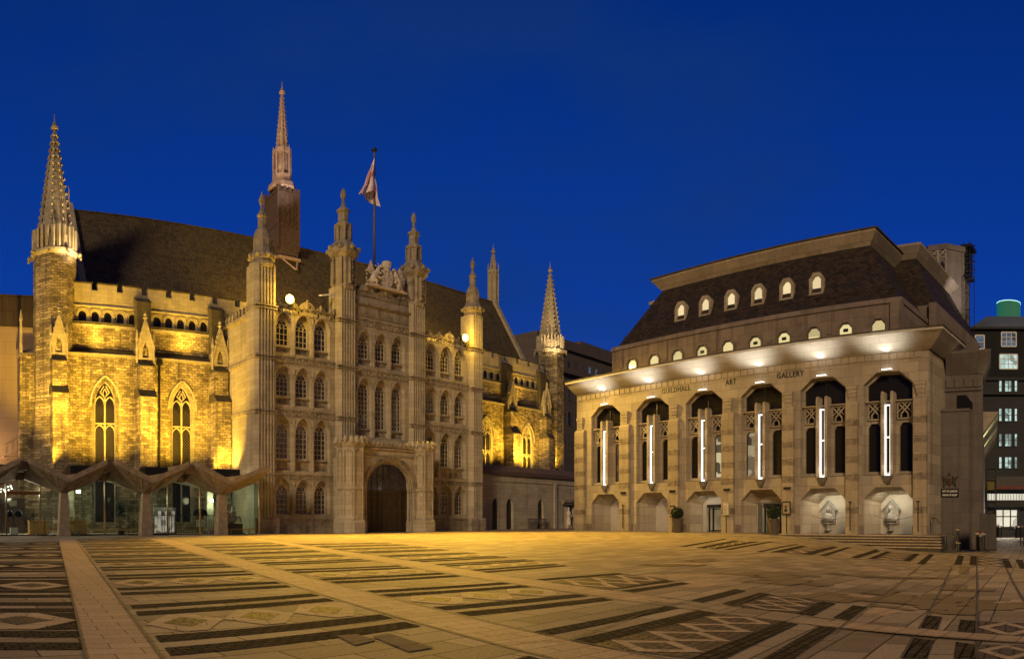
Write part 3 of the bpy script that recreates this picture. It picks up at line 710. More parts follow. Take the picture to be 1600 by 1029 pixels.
for c, sill, apex, w, yb in WIN:
    k = (round(apex-sill, 2), w)
    key = round((apex-sill)/.3)
    key = (key, w)
    if key not in cache: cache[key] = window_meshes(w, sill, apex, RISE, 3, .44, .045, 'gothic_window')
    fm, gm = cache[key]
    o = inst('window', fm, pf, (c, yb+.47, sill)); inst('pane', gm, o, None, False)
# ---- entrance portico
pt = MB(); A = 50.7
uL, uR = 37.65, 43.15; uc = 40.4
out = [(35.5, 0), (uL-.02, 0), (uL-.02, 3.9)] + [(x, z) for x, z in arcpts((uR-uL)/2, 3.9, 2.6, uc, 9)][::-1][1:-1] + [(uR+.02, 3.9), (uR+.02, 0), (45.4, 0), (45.4, 7.7), (35.5, 7.7)]
pt.wall(out, [], A, A+.55)
pt.box(35.5, uL-.1, A+.551, 52.8, 0, 7.7); pt.box(uR+.1, 45.4, A+.551, 52.8, 0, 7.7); pt.box(35.5, 45.4, A+.552, 52.8, 6.75, 7.65)
po = pt.build('portico', 'porch', pf)
ar = MB()
for k, (dw, yy) in enumerate(((.08, .0), (.22, -.06), (.38, -.12))):
    pts = arcpts((uR-uL)/2+dw, 3.9, 2.6+dw*.9, uc, 14); ar.path(pts, .10, (A+yy-.06, A+.04))
for k, (dw, yy) in enumerate(((-.08, .2), (-.16, .4))):
    pts = arcpts((uR-uL)/2+dw, 3.9, 2.6+dw, uc, 14); ar.path(pts, .12, (A+yy-.1, A+yy+.1))
    for sx in (-1, 1): ar.lathe(uc+sx*((uR-uL)/2+dw-.02), A+yy, [(.16, 0), (.16, .9), (.09, 1.0), (.08, 3.7), (.15, 3.85), (.12, 3.95)], 8)
for sx in (-1, 1):
    for k in range(3): ar.lathe(uc+sx*((uR-uL)/2+.16+.2*k), A-.08, [(.11, 0), (.11, 1.0), (.065, 1.1), (.065, 3.7), (.12, 3.85), (.08, 3.95)], 8)
ar.box(35.5, 45.4, A-.14, A-.001, 7.5, 7.7); ar.box(37.5, 43.2, A-.09, A-.001, 6.95, 7.05)
ar.build('arch_moulding', 'trim', po)
lv = MB()
for i in range(11):
    x = 37.9+i*.52; z = 7.78
    for q in (-1, 0, 1): lv.ball((x+q*.13, A-.05-.05*(q == 0), z+.17+.12*(q == 0)), .13, .14, .22, n=6, m=4)
    lv.ball((x, A+.05, z+.05), .2, .12, .12, n=6, m=4)
lv.box(37.4, 43.4, A-.02, A+.4, 7.7, 7.86); lv.build('leaf_cresting', 'trim', po)
for c in (36.25, 44.5):       # octagonal pier either side of the arch
    q = MB(); yy = A+.45; w_ = 1.0
    q.lathe(c, yy, [(1.48, 0), (1.48, .95), (1.38, 1.15), (1.27, 1.25), (1.25, 3.8), (1.34, 3.88), (1.34, 4.0), (1.22, 4.1), (1.2, 7.55), (1.36, 7.75), (1.42, 8.0), (1.2, 8.02)], 8)
    for k in range(8):
        a = math.pi/8+math.pi/4*k; q.lathe(c+1.22*math.cos(a), yy+1.22*math.sin(a), [(.09, 1.25), (.08, 7.6)], 6)
        a2 = math.pi/4*k; n_ = 5
        for j in range(2):
            a3 = a2+(j-.5)*.42; q.ball((c+1.3*math.cos(a3), yy+1.3*math.sin(a3), 8.25), .23, .23, .34, n=6, m=4)
            q.ball((c+1.42*math.cos(a3), yy+1.42*math.sin(a3), 8.0), .15, n=6, m=4)
    q.build('portico_pier', 'porch', po)
    b_ = MB()
    for k in range(8):
        a = math.pi/4*k; x, y = c+1.165*math.cos(a), yy+1.165*math.sin(a); tx, ty = -math.sin(a), math.cos(a)
        for (z0, z1) in ((1.5, 3.6), (4.4, 7.1)):
            P = [(x+tx*s_*.32+.0, y+ty*s_*.32) for s_ in (-1, 1)]; ox, oy = .02*math.cos(a), .02*math.sin(a)
            for e0, e1 in (((P[0][0], P[0][1], z0), (P[0][0], P[0][1], z1)), ((P[1][0], P[1][1], z0), (P[1][0], P[1][1], z1)), ((P[0][0], P[0][1], z1), (x, y, z1+.3)), ((P[1][0], P[1][1], z1), (x, y, z1+.3))):
                b_.limb([e0, e1], [.035, .035], 5)
    b_.build('panel_moulding', 'trim', po)
sh = MB()
for dx in (-.42, -.14, .14, .42): sh.bar((uc+dx*.8, 7.1), (uc+dx*.4, 7.3), .05, (A-.06, A))
dm = MB(); yd = 51.75
dm.box(uL-.1, uR+.1, yd, yd+.15, .05, 3.85); dm.box(uL, uR, yd-.12, yd, 3.7, 3.95)
dr = dm.build('door', 'oak', po)
rb = MB()
for i in range(9):
    x = uL+.1+(uR-uL-.2)*i/8; rb.box(x-.035, x+.035, yd-.07, yd-.001, .05, 3.7)
for z in (1.95, .25, 3.2): rb.box(uL, uR, yd-.05, yd-.001, z, z+.12)
rb.box(uc-.05, uc+.05, yd-.1, yd-.072, .05, 3.7); rb.build('door_ribs', 'oaktrim', dr)
hd = MB(); hd.ball((uc+.3, yd-.12, 1.3), .07, n=8, m=5); hd.ball((uc-.3, yd-.12, 1.3), .07, n=8, m=5); hd.build('handle', 'black', dr)
fl = MB(); fl.wall(gothic((uR-uL)/2+.1, 3.96, 2.62, 3.955, 9, uc), [], yd+.05, yd+.1); fo = fl.build('fanlight', 'glass', po)
fb = MB()
for i in range(1, 8):
    x = uL+(uR-uL)*i/8; ht = 6.4-abs(x-uc)**1.7*.55; fb.bar((x, 3.95), (x, ht), .06, (yd-.02, yd+.04))
fb.bar((uL, 4.9), (uR, 4.9), .06, (yd-.02, yd+.04)); fb.bar((uL+.5, 5.55), (uR-.5, 5.55), .06, (yd-.02, yd+.04))
for i in range(8): fb.path(arcpts((uR-uL)/16, 4.95, .3, uL+(uR-uL)*(i+.5)/8, 3), .04, (yd-.02, yd+.04))
fb.build('tracery', 'oaktrim', fo)
ba = MB(); ba.box(36.4, 45.0, 52.8, 53.0, 7.1, 7.8)
# ---- coat of arms on top of the middle bay : shield, helmet, two winged dragons
ca = MB(); cy = 52.6; cu_ = 41.4; zb = 23.0
ca.wall([(39.0, zb), (43.8, zb), (43.8, zb+.12), (42.9, zb+.28), (42.2, zb+.16), (41.4, zb+.3), (40.6, zb+.16), (39.9, zb+.28), (39.0, zb+.12)], [], cy-.3, cy+.35)
co = ca.build('coat_of_arms', 'sculpt', pf)
s_ = MB(); pts = [(-.68, 1.55), (.68, 1.55), (.68, .75), (.58, .35), (.32, .1), (0, -.08), (-.32, .1), (-.58, .35), (-.68, .75)]
s_.wall([(cu_+x, zb+.2+z) for x, z in pts], [], cy-.22, cy+.1)
s_.wall([(cu_+x*1.12, zb+.17+z*1.04) for x, z in pts], [], cy-.1, cy+.12)
s_.build('shield', 'sculpt', co)
cx_ = MB(); cx_.box(cu_-.68, cu_+.68, cy-.27, cy-.221, zb+1.0, zb+1.16); cx_.box(cu_-.08, cu_+.08, cy-.275, cy-.222, zb+.2, zb+1.7)
cx_.limb([(cu_-.4, cy-.25, zb+1.28), (cu_-.4, cy-.25, zb+1.66)], [.05, .02], 5); cx_.build('shield_cross', 'sculpt', co)
h_ = MB(); h_.lathe(cu_, cy-.05, [(.3, zb+1.7), (.26, zb+1.95), (.36, zb+2.05), (.46, zb+2.35), (.5, zb+2.55), (.34, zb+2.66), (.1, zb+2.7)], 10, 0)
for k in range(5): h_.ball((cu_-.42+.21*k, cy-.2, zb+1.8-.05*abs(k-2)), .13, n=6, m=4)
h_.build('helmet_crest', 'sculpt', co)
for sx in (-1, 1):
    d = MB(); d.smooth = True
    f = lambda x, z, y=0: (cu_+sx*x, cy+y, zb+z)
    d.limb([f(1.75, .35), f(1.55, .75), f(1.35, 1.15, -.05), f(1.1, 1.5, -.1), f(.98, 1.85, -.12), f(.86, 2.02, -.15)], [.30, .34, .33, .24, .17, .15])
    d.limb([f(.9, 2.02, -.15), f(.72, 2.0, -.22), f(.58, 1.92, -.25)], [.17, .12, .06])
    d.limb([f(1.0, 2.1, -.12), f(1.1, 2.3, -.1)], [.06, .02], 5); d.limb([f(1.2, 1.95, -.05), f(1.38, 2.1, 0)], [.08, .02], 5)
    d.limb([f(1.2, 1.35, -.15), f(.95, 1.3, -.3), f(.72, 1.5, -.3)], [.13, .09, .08]); d.limb([f(1.3, 1.05, -.1), f(1.0, .9, -.3), f(.76, .8, -.3)], [.13, .10, .08])
    d.limb([f(1.6, .6, -.1), f(1.25, .55, -.25), f(1.35, .2, -.25), f(1.05, .14, -.3)], [.24, .17, .11, .08])
    d.limb([f(1.8, .5, .05), f(1.75, .3, .1), f(1.95, .16, .05), f(1.7, .1, -.05)], [.24, .17, .11, .08])
    d.limb([f(1.9, .55, .1), f(2.2, .4, .1), f(2.3, .75, .1), f(2.12, 1.0, .1), f(2.28, 1.15, .1)], [.16, .11, .08, .06, .09])
    dd = d.build('dragon_supporter', 'sculpt', co)
    wg = MB()
    for k in range(7):
        t_ = k/6; wg.limb([f(1.35, 1.35, .05), f(1.62+.12*k, 1.9-.08*k, .08), f(1.75+.09*k, 2.5-.2*k, .12)], [.08, .10, .03], 6)
    wg.wall([f(1.35, 1.25)[::2], f(1.55, 2.1)[::2], f(1.85, 2.35)[::2], f(2.2, 1.5)[::2], f(1.9, 1.2)[::2]], [], cy+.04, cy+.12)
    wg.build('wing', 'sculpt', dd)
# ================================================================== flagpole and flag
FU = G.u(585, 55.5)
fp_ = thing('flagpole', 'tall bare flagpole rising behind the carved coat of arms', 'flagpole', G, (FU, 55.5, 21.9))
q = MB(); q.lathe(FU, 55.5, [(.14, 21.9), (.12, 30), (.09, 37.4), (.09, 37.6)], 10); q.build('pole', 'tower', fp_)
q = MB(); q.lathe(FU, 55.5, [(.09, 37.55), (.26, 37.65), (.3, 37.8), (.15, 37.95), (.02, 38.0)], 10); q.build('cap', 'black', fp_)
def cloth(fn, nu, nv):
    m = MB(); vs = [fn(i/nu, k/nv) for i in range(nu+1) for k in range(nv+1)]
    m.add(vs, [(i*(nv+1)+k, (i+1)*(nv+1)+k, (i+1)*(nv+1)+k+1, i*(nv+1)+k+1) for i in range(nu) for k in range(nv)]); m.smooth = True; return m
def flagpt(s, t):   # s along the fly, t down the hoist: a limp flag hanging in folds
    zz = 37.3-5.9*(t**1.0)*.62-2.0*s*(1-t*.25)-.2*math.sin(6*s)
    spread = .18+1.25*t
    x = FU-.05-spread*math.sin(s*math.pi*.9)*1.45*(1-.3*s)+.75*max(0, s-.68)*4*t+ .10*math.sin(t*9+s*5)*t
    y = 55.5-.25*math.sin(s*13)*(.4+t)-.1
    return (x, y, zz)
fg = cloth(flagpt, 36, 24); fgo = fg.top('flag', 'flag', G, (FU, 55.3, 37.3), 'limp white flag with a red cross hanging from the flagpole', 'flag')
def redpt(s, t): 
    p = flagpt(.44+.12*s, t); return (p[0], p[1]-.02, p[2])
cloth(redpt, 5, 24).build('red_cross', 'flagr', fgo)
def redpt2(s, t):
    p = flagpt(s, .42+.14*t); return (p[0], p[1]-.03, p[2])
cloth(redpt2, 36, 4).build('red_cross', 'flagr', fgo)
# ================================================================== GREAT HALL
hl = thing('great_hall', 'long medieval stone hall with steep tiled roof, buttresses and turrets behind the entrance front', 'building', G, (43, 60, 0))
H0, H1 = 11.9, 76.2
RD = 67.5
m = MB()        # upper wall : ashlar parapet and clerestory
m.box(13.3, 74.8, 60.55, 61.3, 5, 21.35); m.box(13.3, 15.2, 61.3, 75, 0, 21.3); m.box(72.2, 74.8, 61.3, 75, 0, 21.3)
cw = 1.76; pitch = 2.33; x = 13.55; k = 0
while x < 74.2:
    m.box(x, min(x+cw, 74.6), 60.35, 60.9, 21.45, 22.03); x += pitch
m.box(13.4, 74.7, 60.35, 60.549, 20.05, 21.449)
m.build('parapet', 'ash', hl)
cp = MB(); x = 13.55
while x < 74.2:
    cp.box(x-.06, min(x+cw, 74.6)+.06, 60.28, 60.97, 22.03, 22.15); cp.box(x+cw, x+pitch, 60.33, 60.97, 21.452, 21.52); x += pitch
cp.build('coping', 'ashdark', hl)
# blind arcade below the parapet
arc = MB(); ad = MB(); Ws = [16.39, 23.64, 30.9, 38.1, 45.4, 53.0, 62.6, 70.5]; BU = [12.3, 20.0, 27.2, 34.5, 41.8, 49.2, 57.8, 66.4, 74.0]
holes = []
x = 14.0
while x < 74:
    holes.append(gothic(.36, 19.25, .42, 18.72, 4, x+.5)); x += 1.16
arc.wall([(13.3, 18.5), (74.7, 18.5), (74.7, 20.05), (13.3, 20.05)], holes, 60.40, 60.545)
x = 14.0
while x < 74:
    for q in (-1, 1): arc.bar((x+.5+q*.58, 18.6), (x+.5+q*.58, 19.5), .07, (60.33, 60.41))
    arc.path(arcpts(.52, 19.45, .36, x+.5, 3), .06, (60.33, 60.41)); x += 1.16
arc.box(13.3, 74.7, 60.25, 60.40, 20.0, 20.12); arc.build('blind_arcade', 'ash', hl)
x = 14.0
while x < 74: ad.box(x+.12, x+.88, 60.546, 60.549, 18.7, 19.7); x += 1.16
ad.build('arcade_grille', 'black', hl)
rb = MB()
rb.wall([(13.3, 16.3), (74.7, 16.3), (74.7, 18.49), (13.3, 18.49)], [], 60.2, 60.54)
W2h = [gothic(.93, 11.35, 1.95, .9, 9, c) for c in Ws if c < 28 or c > 54]
rb.wall([(13.0, 0), (74.9, 0), (74.9, 15.75), (13.0, 15.75)], W2h, 59.75, 60.54)
rb.build('wall', 'rag', hl)
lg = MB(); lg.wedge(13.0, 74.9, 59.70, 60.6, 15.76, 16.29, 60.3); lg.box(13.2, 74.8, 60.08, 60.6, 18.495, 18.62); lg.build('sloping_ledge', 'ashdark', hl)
ls = MB(); ls.box(13.0, 74.9, 59.62, 59.75, 15.55, 15.75); ls.box(13.2, 74.8, 60.12, 60.2, 18.2, 18.42); ls.build('string_course', 'ash', hl)
# pointed windows with carved frames
wf = MB(); hw, sp_, rs_ = .93, 11.35-.9, 1.95
wf.wall(gothic(hw+.30, sp_, rs_+.32, 0, 9), [gothic(hw-.02, sp_, rs_-.03, .05, 9)], -.10, .35)
wf.path(arcpts(hw+.42, sp_+.0, rs_+.52, 0, 10), .14, (-.24, -.02))
for sx in (-1, 1):
    wf.ball((sx*(hw+.42), -.14, sp_), .14, n=6, m=4)
    for k in range(7): wf.box(sx*(hw+.3) if sx > 0 else -hw-.3-(.22+.2*(k % 2)), sx*(hw+.3)+.22+.2*(k % 2) if sx > 0 else -hw-.3, -.03, .02, .3+k*1.45, .3+k*1.45+.7)
wf.bar((0, 0), (0, sp_+.55), .13, (0, .16)); wf.bar((-hw, 8.75), (hw, 8.75), .11, (0, .16)); wf.bar((-hw, 4.3), (hw, 4.3), .11, (0, .16))
for q in (-1, 1):
    wf.path(arcpts(hw/2-.02, sp_-.05, .72, q*hw/2, 6), .10, (0, .16)); wf.path(arcpts(hw/2-.02, 8.0, .62, q*hw/2, 6), .08, (0, .16))
    wf.path([(q*.0, sp_+.6), (q*.42, sp_+1.05), (q*.1, sp_+1.6)], .08, (0, .16))
wf.path([(0, sp_+.55), (-.2, sp_+.95), (0, sp_+1.4), (.2, sp_+.95), (0, sp_+.55)], .07, (0, .16))
wfm = wf.mesh('hall_window_frame', 'ash')
wg = MB(); wg.wall(gothic(hw, sp_, rs_-.02, 0, 9), [], .2, .22); wgm = wg.mesh('hall_window_pane', 'glass')
wq = MB(); 
for i in range(-14, 60):
    z = i*.27
    for q in (-1, 1):
        x0 = q*hw/2-.42; x1 = q*hw/2+.42
        for a_, b_ in (((x0, z), (x1, z+.84)), ((x1, z), (x0, z+.84))):
            if a_[1] > .05 and b_[1] < sp_+.35: wq.bar(a_, b_, .022, (.185, .199))
wqm = wq.mesh('lead_lattice', 'leadbar')
for c in Ws:
    if 28 < c < 54: continue
    o = inst('window', wfm, hl, (c, 59.85, .9)); inst('pane', wgm, o, None, False); inst('leading', wqm, o, None, False)
# buttresses with gablets
def buttress(c, w, small=False):
    b = MB(); x0, x1 = c-w/2, c+w/2
    b.box(x0, x1, 58.1, 59.75, 0, 11.9); b.box(x0+.06, x1-.06, 58.6, 59.75, 11.9, 14.7); b.box(x0+.1, x1-.1, 59.0, 60.2, 14.7, 16.4)
    bo = b.build('buttress', 'rag', hl)
    d = MB(); d.wedge(x0-.05, x1+.05, 58.02, 59.7, 11.9, 12.7, 58.7); d.wedge(x0+.02, x1-.02, 58.5, 59.8, 14.7, 15.3, 59.1)
    d.box(c-.6, c+.75, 59.6, 60.35, 16.3, 20.6); d.wedge(c-.65, c+.8, 59.55, 60.35, 20.6, 21.1, 60.2)
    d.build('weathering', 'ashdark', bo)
    g_ = MB(); g_.wall([(x0+.1, 15.3), (x1-.1, 15.3), (x1-.1, 16.4), (c, 18.5), (x0+.1, 16.4)], [gothic(.3, 15.9, .9, 15.45, 4, c)], 58.85, 59.1)
    g_.wall([(x0+.1, 15.3), (x1-.1, 15.3), (x1-.1, 16.4), (c, 18.4), (x0+.1, 16.4)], [], 59.15, 60.2)
    for q in (-1, 1):
        g_.bar((c+q*(w/2+.05), 16.2), (c, 18.7), .14, (58.75, 59.2))
        for k in range(5):
            t_ = k/5+.1; g_.ball((c+q*(w/2+.12)*(1-t_), 58.9, 16.3+2.45*t_), .13, n=6, m=4)
    g_.lathe(c, 59.0, [(.12, 18.5), (.09, 18.9), (.22, 19.0), (.1, 19.15), (.16, 19.3), (.02, 19.55)], 6)
    for q in (-1, 1): g_.lathe(c+q*(w/2+.02), 58.95, [(.12, 15.0), (.1, 17.0), (.16, 17.05), (.03, 17.9)], 6)
    g_.box(x0+.02, x1-.02, 58.0, 58.1, .9, 1.2) ; g_.build('gablet', 'ash', bo)
for c, w in ((12.05, 1.35), (19.85, 1.5), (27.1, 1.48), (57.8, 1.5), (66.6, 1.5), (73.6, 1.3)): buttress(c, w)
# roof
r_ = MB(); e0, zr, ze = 61.3, 31.55, 21.0
r_.add([(15.2, e0-.1, ze), (72.0, e0-.1, ze), (72.0, RD, zr), (15.2, RD, zr), (15.2, 2*RD-e0, ze), (72.0, 2*RD-e0, ze)], [(0, 1, 2, 3), (3, 2, 5, 4), (0, 3, 4), (1, 5, 2)])
ro = r_.build('roof', 'tile', hl)
rg = MB(); rg.limb([(15.1, RD, zr), (72.0, RD, zr)], [.13, .13], 6); rg.build('ridge', 'tile', ro)
gb = MB()
for gx in (14.9, 72.3):
    gb.add([(gx-.3, e0-.6, ze-.2), (gx-.3, RD, zr+.75), (gx-.3, 2*RD-e0, ze-.2), (gx+.3, e0-.6, ze-.2), (gx+.3, RD, zr+.75), (gx+.3, 2*RD-e0, ze-.2)], [(0, 1, 2), (3, 5, 4), (0, 3, 4, 1), (1, 4, 5, 2), (2, 5, 3, 0)])
gb.build('gable', 'ash', ro)
# corner turrets with crocketed spires
def crocket_spire(m, c, y, z0, z1, r0, n=8, rows=13, cr=.14):
    m.lathe(c, y, [(r0, z0), (.10, z1-.7), (.10, z1-.6), (.32, z1-.45), (.34, z1-.25), (.12, z1-.05), (.2, z1+.05), (.05, z1+.25), (.02, z1+.9)], n)
    for k in range(n):
        a = math.pi/n+2*math.pi*k/n
        m.limb([(c+r0*math.cos(a), y+r0*math.sin(a), z0), (c+.1*math.cos(a), y+.1*math.sin(a), z1-.7)], [.10, .06], 5)
        for i in range(rows):
            t_ = (i+.3)/rows; r = r0*(1-t_)+.1*t_+.10; m.ball((c+r*math.cos(a), y+r*math.sin(a), z0+(z1-.7-z0)*t_+.06), cr*(1-.35*t_), None, cr*1.15*(1-.35*t_), n=5, m=4)
def corner_turret(c, y):
    s = MB(); s.lathe(c, y, [(2.02, 0), (2.02, 11.6), (1.95, 11.8), (1.95, 24.3)], 8)
    so_ = s.build('corner_turret', 'rag', hl)
    t_ = MB(); t_.lathe(c, y, [(1.97, 24.2), (2.15, 24.45), (2.15, 24.65), (1.98, 24.8)], 8)
    for k in range(8):
        a = math.pi/8+math.pi/4*k; t_.ball((c+2.25*math.cos(a), y+2.25*math.sin(a), 24.45), .24, n=6, m=4); t_.ball((c+2.35*math.cos(a), y+2.35*math.sin(a), 24.15), .13, n=6, m=4)
        for j in range(3):      # battlement
            a2 = math.pi/4*k+(j-1)*.26; rr = 1.86
            if j != 3: t_.limb([(c+rr*math.cos(a2), y+rr*math.sin(a2), 24.8), (c+rr*math.cos(a2), y+rr*math.sin(a2), 26.55+(.15 if j == 1 else 0))], [.17, .17], 4)
    t_.lathe(c, y, [(1.9, 24.8), (1.9, 25.9), (1.7, 25.95)], 8)
    t_.build('battlement', 'ash', so_)
    p = MB(); crocket_spire(p, c, y, 25.9, 36.25, 1.55, 8, 15, .17)
    for q in (-1, 1): p.lathe(c+1.35*q*.9, y-.3*q, [(.10, 26), (.09, 30.0-0*q), (.02, 30.8)], 6) if q > 0 else None
    p.build('spire', 'ash', so_)
corner_turret(12.15, 61.3); corner_turret(77.2, 61.3)
tn = MB(); tn.box(9.0, 10.6, 61.0, 62.0, 0, 15.6); tn.box(9.2, 10.4, 60.95, 61.0, 15.6, 15.8)
tno = tn.build('corner_buttress', 'rag', hl); 
tq = MB(); tq.wedge(8.9, 10.7, 60.9, 62, 15.6, 16.3, 61.6); tq.lathe(9.1, 61.1, [(.15, 15.8), (.12, 18.6), (.18, 18.7), (.03, 19.6)], 6); tq.build('corner_pinnacle', 'ash', tno)
# slit openings of the left turret
sl = MB()
for z in (15.2, 10.6): sl.box(10.75, 10.87, 59.86, 59.9, z, z+.9)
# gable pinnacle
gp_ = MB(); gp_.lathe(72.6, 67.9, [(.85, 31.3), (.85, 31.8), (.72, 31.9), (.70, 35.6), (.86, 35.8), (.8, 36.2), (.5, 36.5)], 8)
crocket_spire(gp_, 72.6, 67.9, 36.2, 39.2, .45, 8, 6, .09)
for k in range(8):
    a = math.pi/4*k+math.pi/8; gp_.lathe(72.6+.78*math.cos(a), 67.9+.78*math.sin(a), [(.08, 31.8), (.08, 36.6), (.02, 37.2)], 5)
gp_.build('gable_pinnacle', 'ash', hl)
# fleche
fc = 38.55
f_ = MB(); f_.box(fc-1.27, fc+1.27, RD-1.35, RD+1.35, 29.2, 37.0)
for z in (33.0, 36.6): f_.box(fc-1.34, fc+1.34, RD-1.42, RD+1.42, z, z+.14)
fo_ = f_.build('fleche', 'copper', hl)
f_ = MB()
for sx in (-1, 1):
    for sy in (-1, 1):
        f_.box(fc+sx*1.32-.1, fc+sx*1.32+.1, RD+sy*1.4-.1, RD+sy*1.4+.1, 30.5, 37.3)
for q in (-1, 0, 1):
    f_.bar((fc+q*.55, 33.3), (fc+q*.55, 36.4), .09, (RD-1.45, RD-1.36))
for z in (33.4, 34.2, 35.0):
    for q in (-.82, -.27, .27, .82):
        f_.path([(fc+q, z), (fc+q-.2, z+.4), (fc+q, z+.8), (fc+q+.2, z+.4), (fc+q, z)], .05, (RD-1.42, RD-1.36))
for y in (-.9, -.3, .3, .9): f_.box(fc-1.33, fc-1.27, RD+y-.05, RD+y+.05, 33.2, 36.5)
for k in range(4):
    f_.box(fc-1.2+k*.65, fc-.9+k*.65, RD-1.38, RD-1.2, 37.0, 37.35)
f_.build('fleche_tracery', 'copper', fo_)
f_ = MB(); f_.lathe(fc, RD, [(1.55, 37.35), (1.6, 37.5), (1.45, 38.0), (1.2, 38.25)], 8)
f_.lathe(fc, RD, [(1.12, 38.25), (1.05, 39.0), (.75, 39.1), (.72, 41.4), (.95, 41.5), (.95, 41.9), (.7, 42.1)], 8)
for k in range(8):
    a = math.pi/8+math.pi/4*k; f_.lathe(fc+.98*math.cos(a), RD+.98*math.sin(a), [(.10, 38.6), (.09, 41.6), (.03, 42.2)], 6)
    for j in (-1, 1):
        a2 = a+j*.25; f_.lathe(fc+.86*math.cos(a2), RD+.86*math.sin(a2), [(.04, 40.0), (.04, 41.5)], 4)
f_.build('fleche_lantern', 'fleche', fo_)
f_ = MB(); crocket_spire(f_, fc, RD, 42.0, 48.6, .60, 8, 12, .085); f_.build('fleche_spire', 'fleche', fo_)
f_ = MB(); f_.box(fc-1.35, fc+1.35, RD-1.75, RD-1.3, 29.3, 29.6); f_.limb([(fc-.9, RD-1.6, 29.3), (fc+.2, RD-2.6, 28.0)], [.1, .1], 5); f_.limb([(fc+1.0, RD-1.6, 29.3), (fc+.3, RD-2.6, 28.0)], [.1, .1], 5); f_.build('fleche_foot', 'fleche', fo_)
# rain pipe
dp = MB(); dp.limb([(21.4, 59.6, 5), (21.4, 59.6, 15.4)], [.09, .09], 8); dp.box(21.15, 21.65, 59.45, 59.75, 15.1, 15.6); dp.limb([(60.4, 59.6, 5), (60.4, 59.6, 15.4)], [.09, .09], 8); dp.build('rain_pipe', 'black', hl)
# ================================================================== low range between entrance front and gallery
lw = thing('low_side_building', 'low plain stone range with flat roof between entrance front and gallery', 'building', G, (66, 55, 0))
holes = [gothic(.54, 2.8, .86, 1.02, 5, 59.2), gothic(.58, 2.8, .8, 1.02, 5, 61.65), gothic(.54, 2.8, .8, 1.02, 5, 67.4)]
holes = []
ou = [(54.9, 0)]
for c, hw_ in ((59.2, .56), (61.65, .58), (67.4, .54)):
    ou += [(c-hw_, 0)] + arcpts(hw_, 2.8, .85, c, 5)[::-1] + [(c+hw_, 0)]
ou += [(72.0, 0), (72.0, 3.0), (74.5, 3.0), (74.5, 0), (76.5, 0), (76.5, 6.3), (54.9, 6.3)]
q = MB(); q.wall(ou, [], 55.0, 55.5); q.box(69.9, 70.35, 54.7, 54.999, 0, 5.6); q.box(54.9, 76.5, 54.9, 54.999, 5.55, 5.75); q.build('wall', 'porch', lw)
q = MB(); q.box(54.9, 76.5, 54.75, 59.6, 6.3, 6.75); q.wedge(54.9, 76.5, 55.0, 59.6, 6.75, 7.5, 56.0); q.build('roof', 'copper', lw)
for c, hw_ in ((59.2, .56), (61.65, .58), (67.4, .54)):
    q = MB(); q.wall(gothic(hw_+.02, 2.8, .87, 0, 5, c), [], 55.3, 55.38); q.build('door', 'oak', lw)
q = MB(); q.box(72.02, 73.3, 55.2, 55.26, 0, 2.98); q.box(72.0, 74.5, 55.15, 55.2, 2.9, 2.98); q.box(73.3, 73.36, 55.15, 55.25, 0, 2.9); q.build('glazed_door', 'alcove', lw)
q = MB(); q.box(71.7, 74.7, 54.55, 54.999, 3.35, 3.7); q.box(71.7, 74.7, 54.75, 54.999, 3.1, 3.35); q.build('door_hood', 'trim', lw)
rl = MB(); yy = 56.3
rl.box(73.35, 75.3, 56.6, 56.7, 0, 2.9); rlo = rl.build('inner_wall', 'white', lw)
# standing carved figure in the lit doorway
st = thing('relief_statue', 'small pale carved figure standing in the brightly lit doorway beside the gallery', 'statue', G, (73.0, 55.0, 0))
q = MB(); q.smooth = True
q.lathe(73.0, 54.9, [(.30, .35), (.34, .5), (.30, 1.0), (.22, 1.5), (.30, 1.95), (.20, 2.2), (.08, 2.3), (.09, 2.36), (.14, 2.5), (.10, 2.65), (.03, 2.7)], 10)
q.limb([(72.78, 54.9, 2.05), (72.68, 54.75, 1.7), (72.9, 54.6, 1.6)], [.08, .07, .05]); q.limb([(73.22, 54.9, 2.05), (73.36, 54.8, 1.7), (73.2, 54.6, 1.45)], [.08, .07, .05]); q.build('figure', 'sculpt', st)
q = MB(); q.box(72.6, 73.4, 54.6, 55.1, 0, .36); q.build('plinth', 'porch', st)
# bench by the low wall
bn = thing('bench', 'long timber bench with arm rests against the low stone wall', 'bench', G, (66.1, 54.3, 0))
q = MB(); 
for k in range(4): q.box(64.5, 67.9, 54.0+k*.13, 54.1+k*.13, .50, .55)
q.build('seat', 'bgstone', bn)
q = MB(); q.box(64.5, 67.9, 54.55, 54.6, 1.15, 1.25); q.box(64.5, 67.9, 54.55, 54.6, .7, .76)
for k in range(17): q.box(64.55+k*.2, 64.62+k*.2, 54.56, 54.59, .76, 1.15)
q.build('backrest', 'bgstone', bn)
for x in (64.5, 66.15, 67.8):
    q = MB(); q.box(x, x+.1, 54.0, 54.08, 0, .85); q.box(x, x+.1, 54.52, 54.6, 0, 1.2); q.box(x-.02, x+.12, 54.0, 54.55, .82, .87); q.build('leg', 'bgstone', bn)
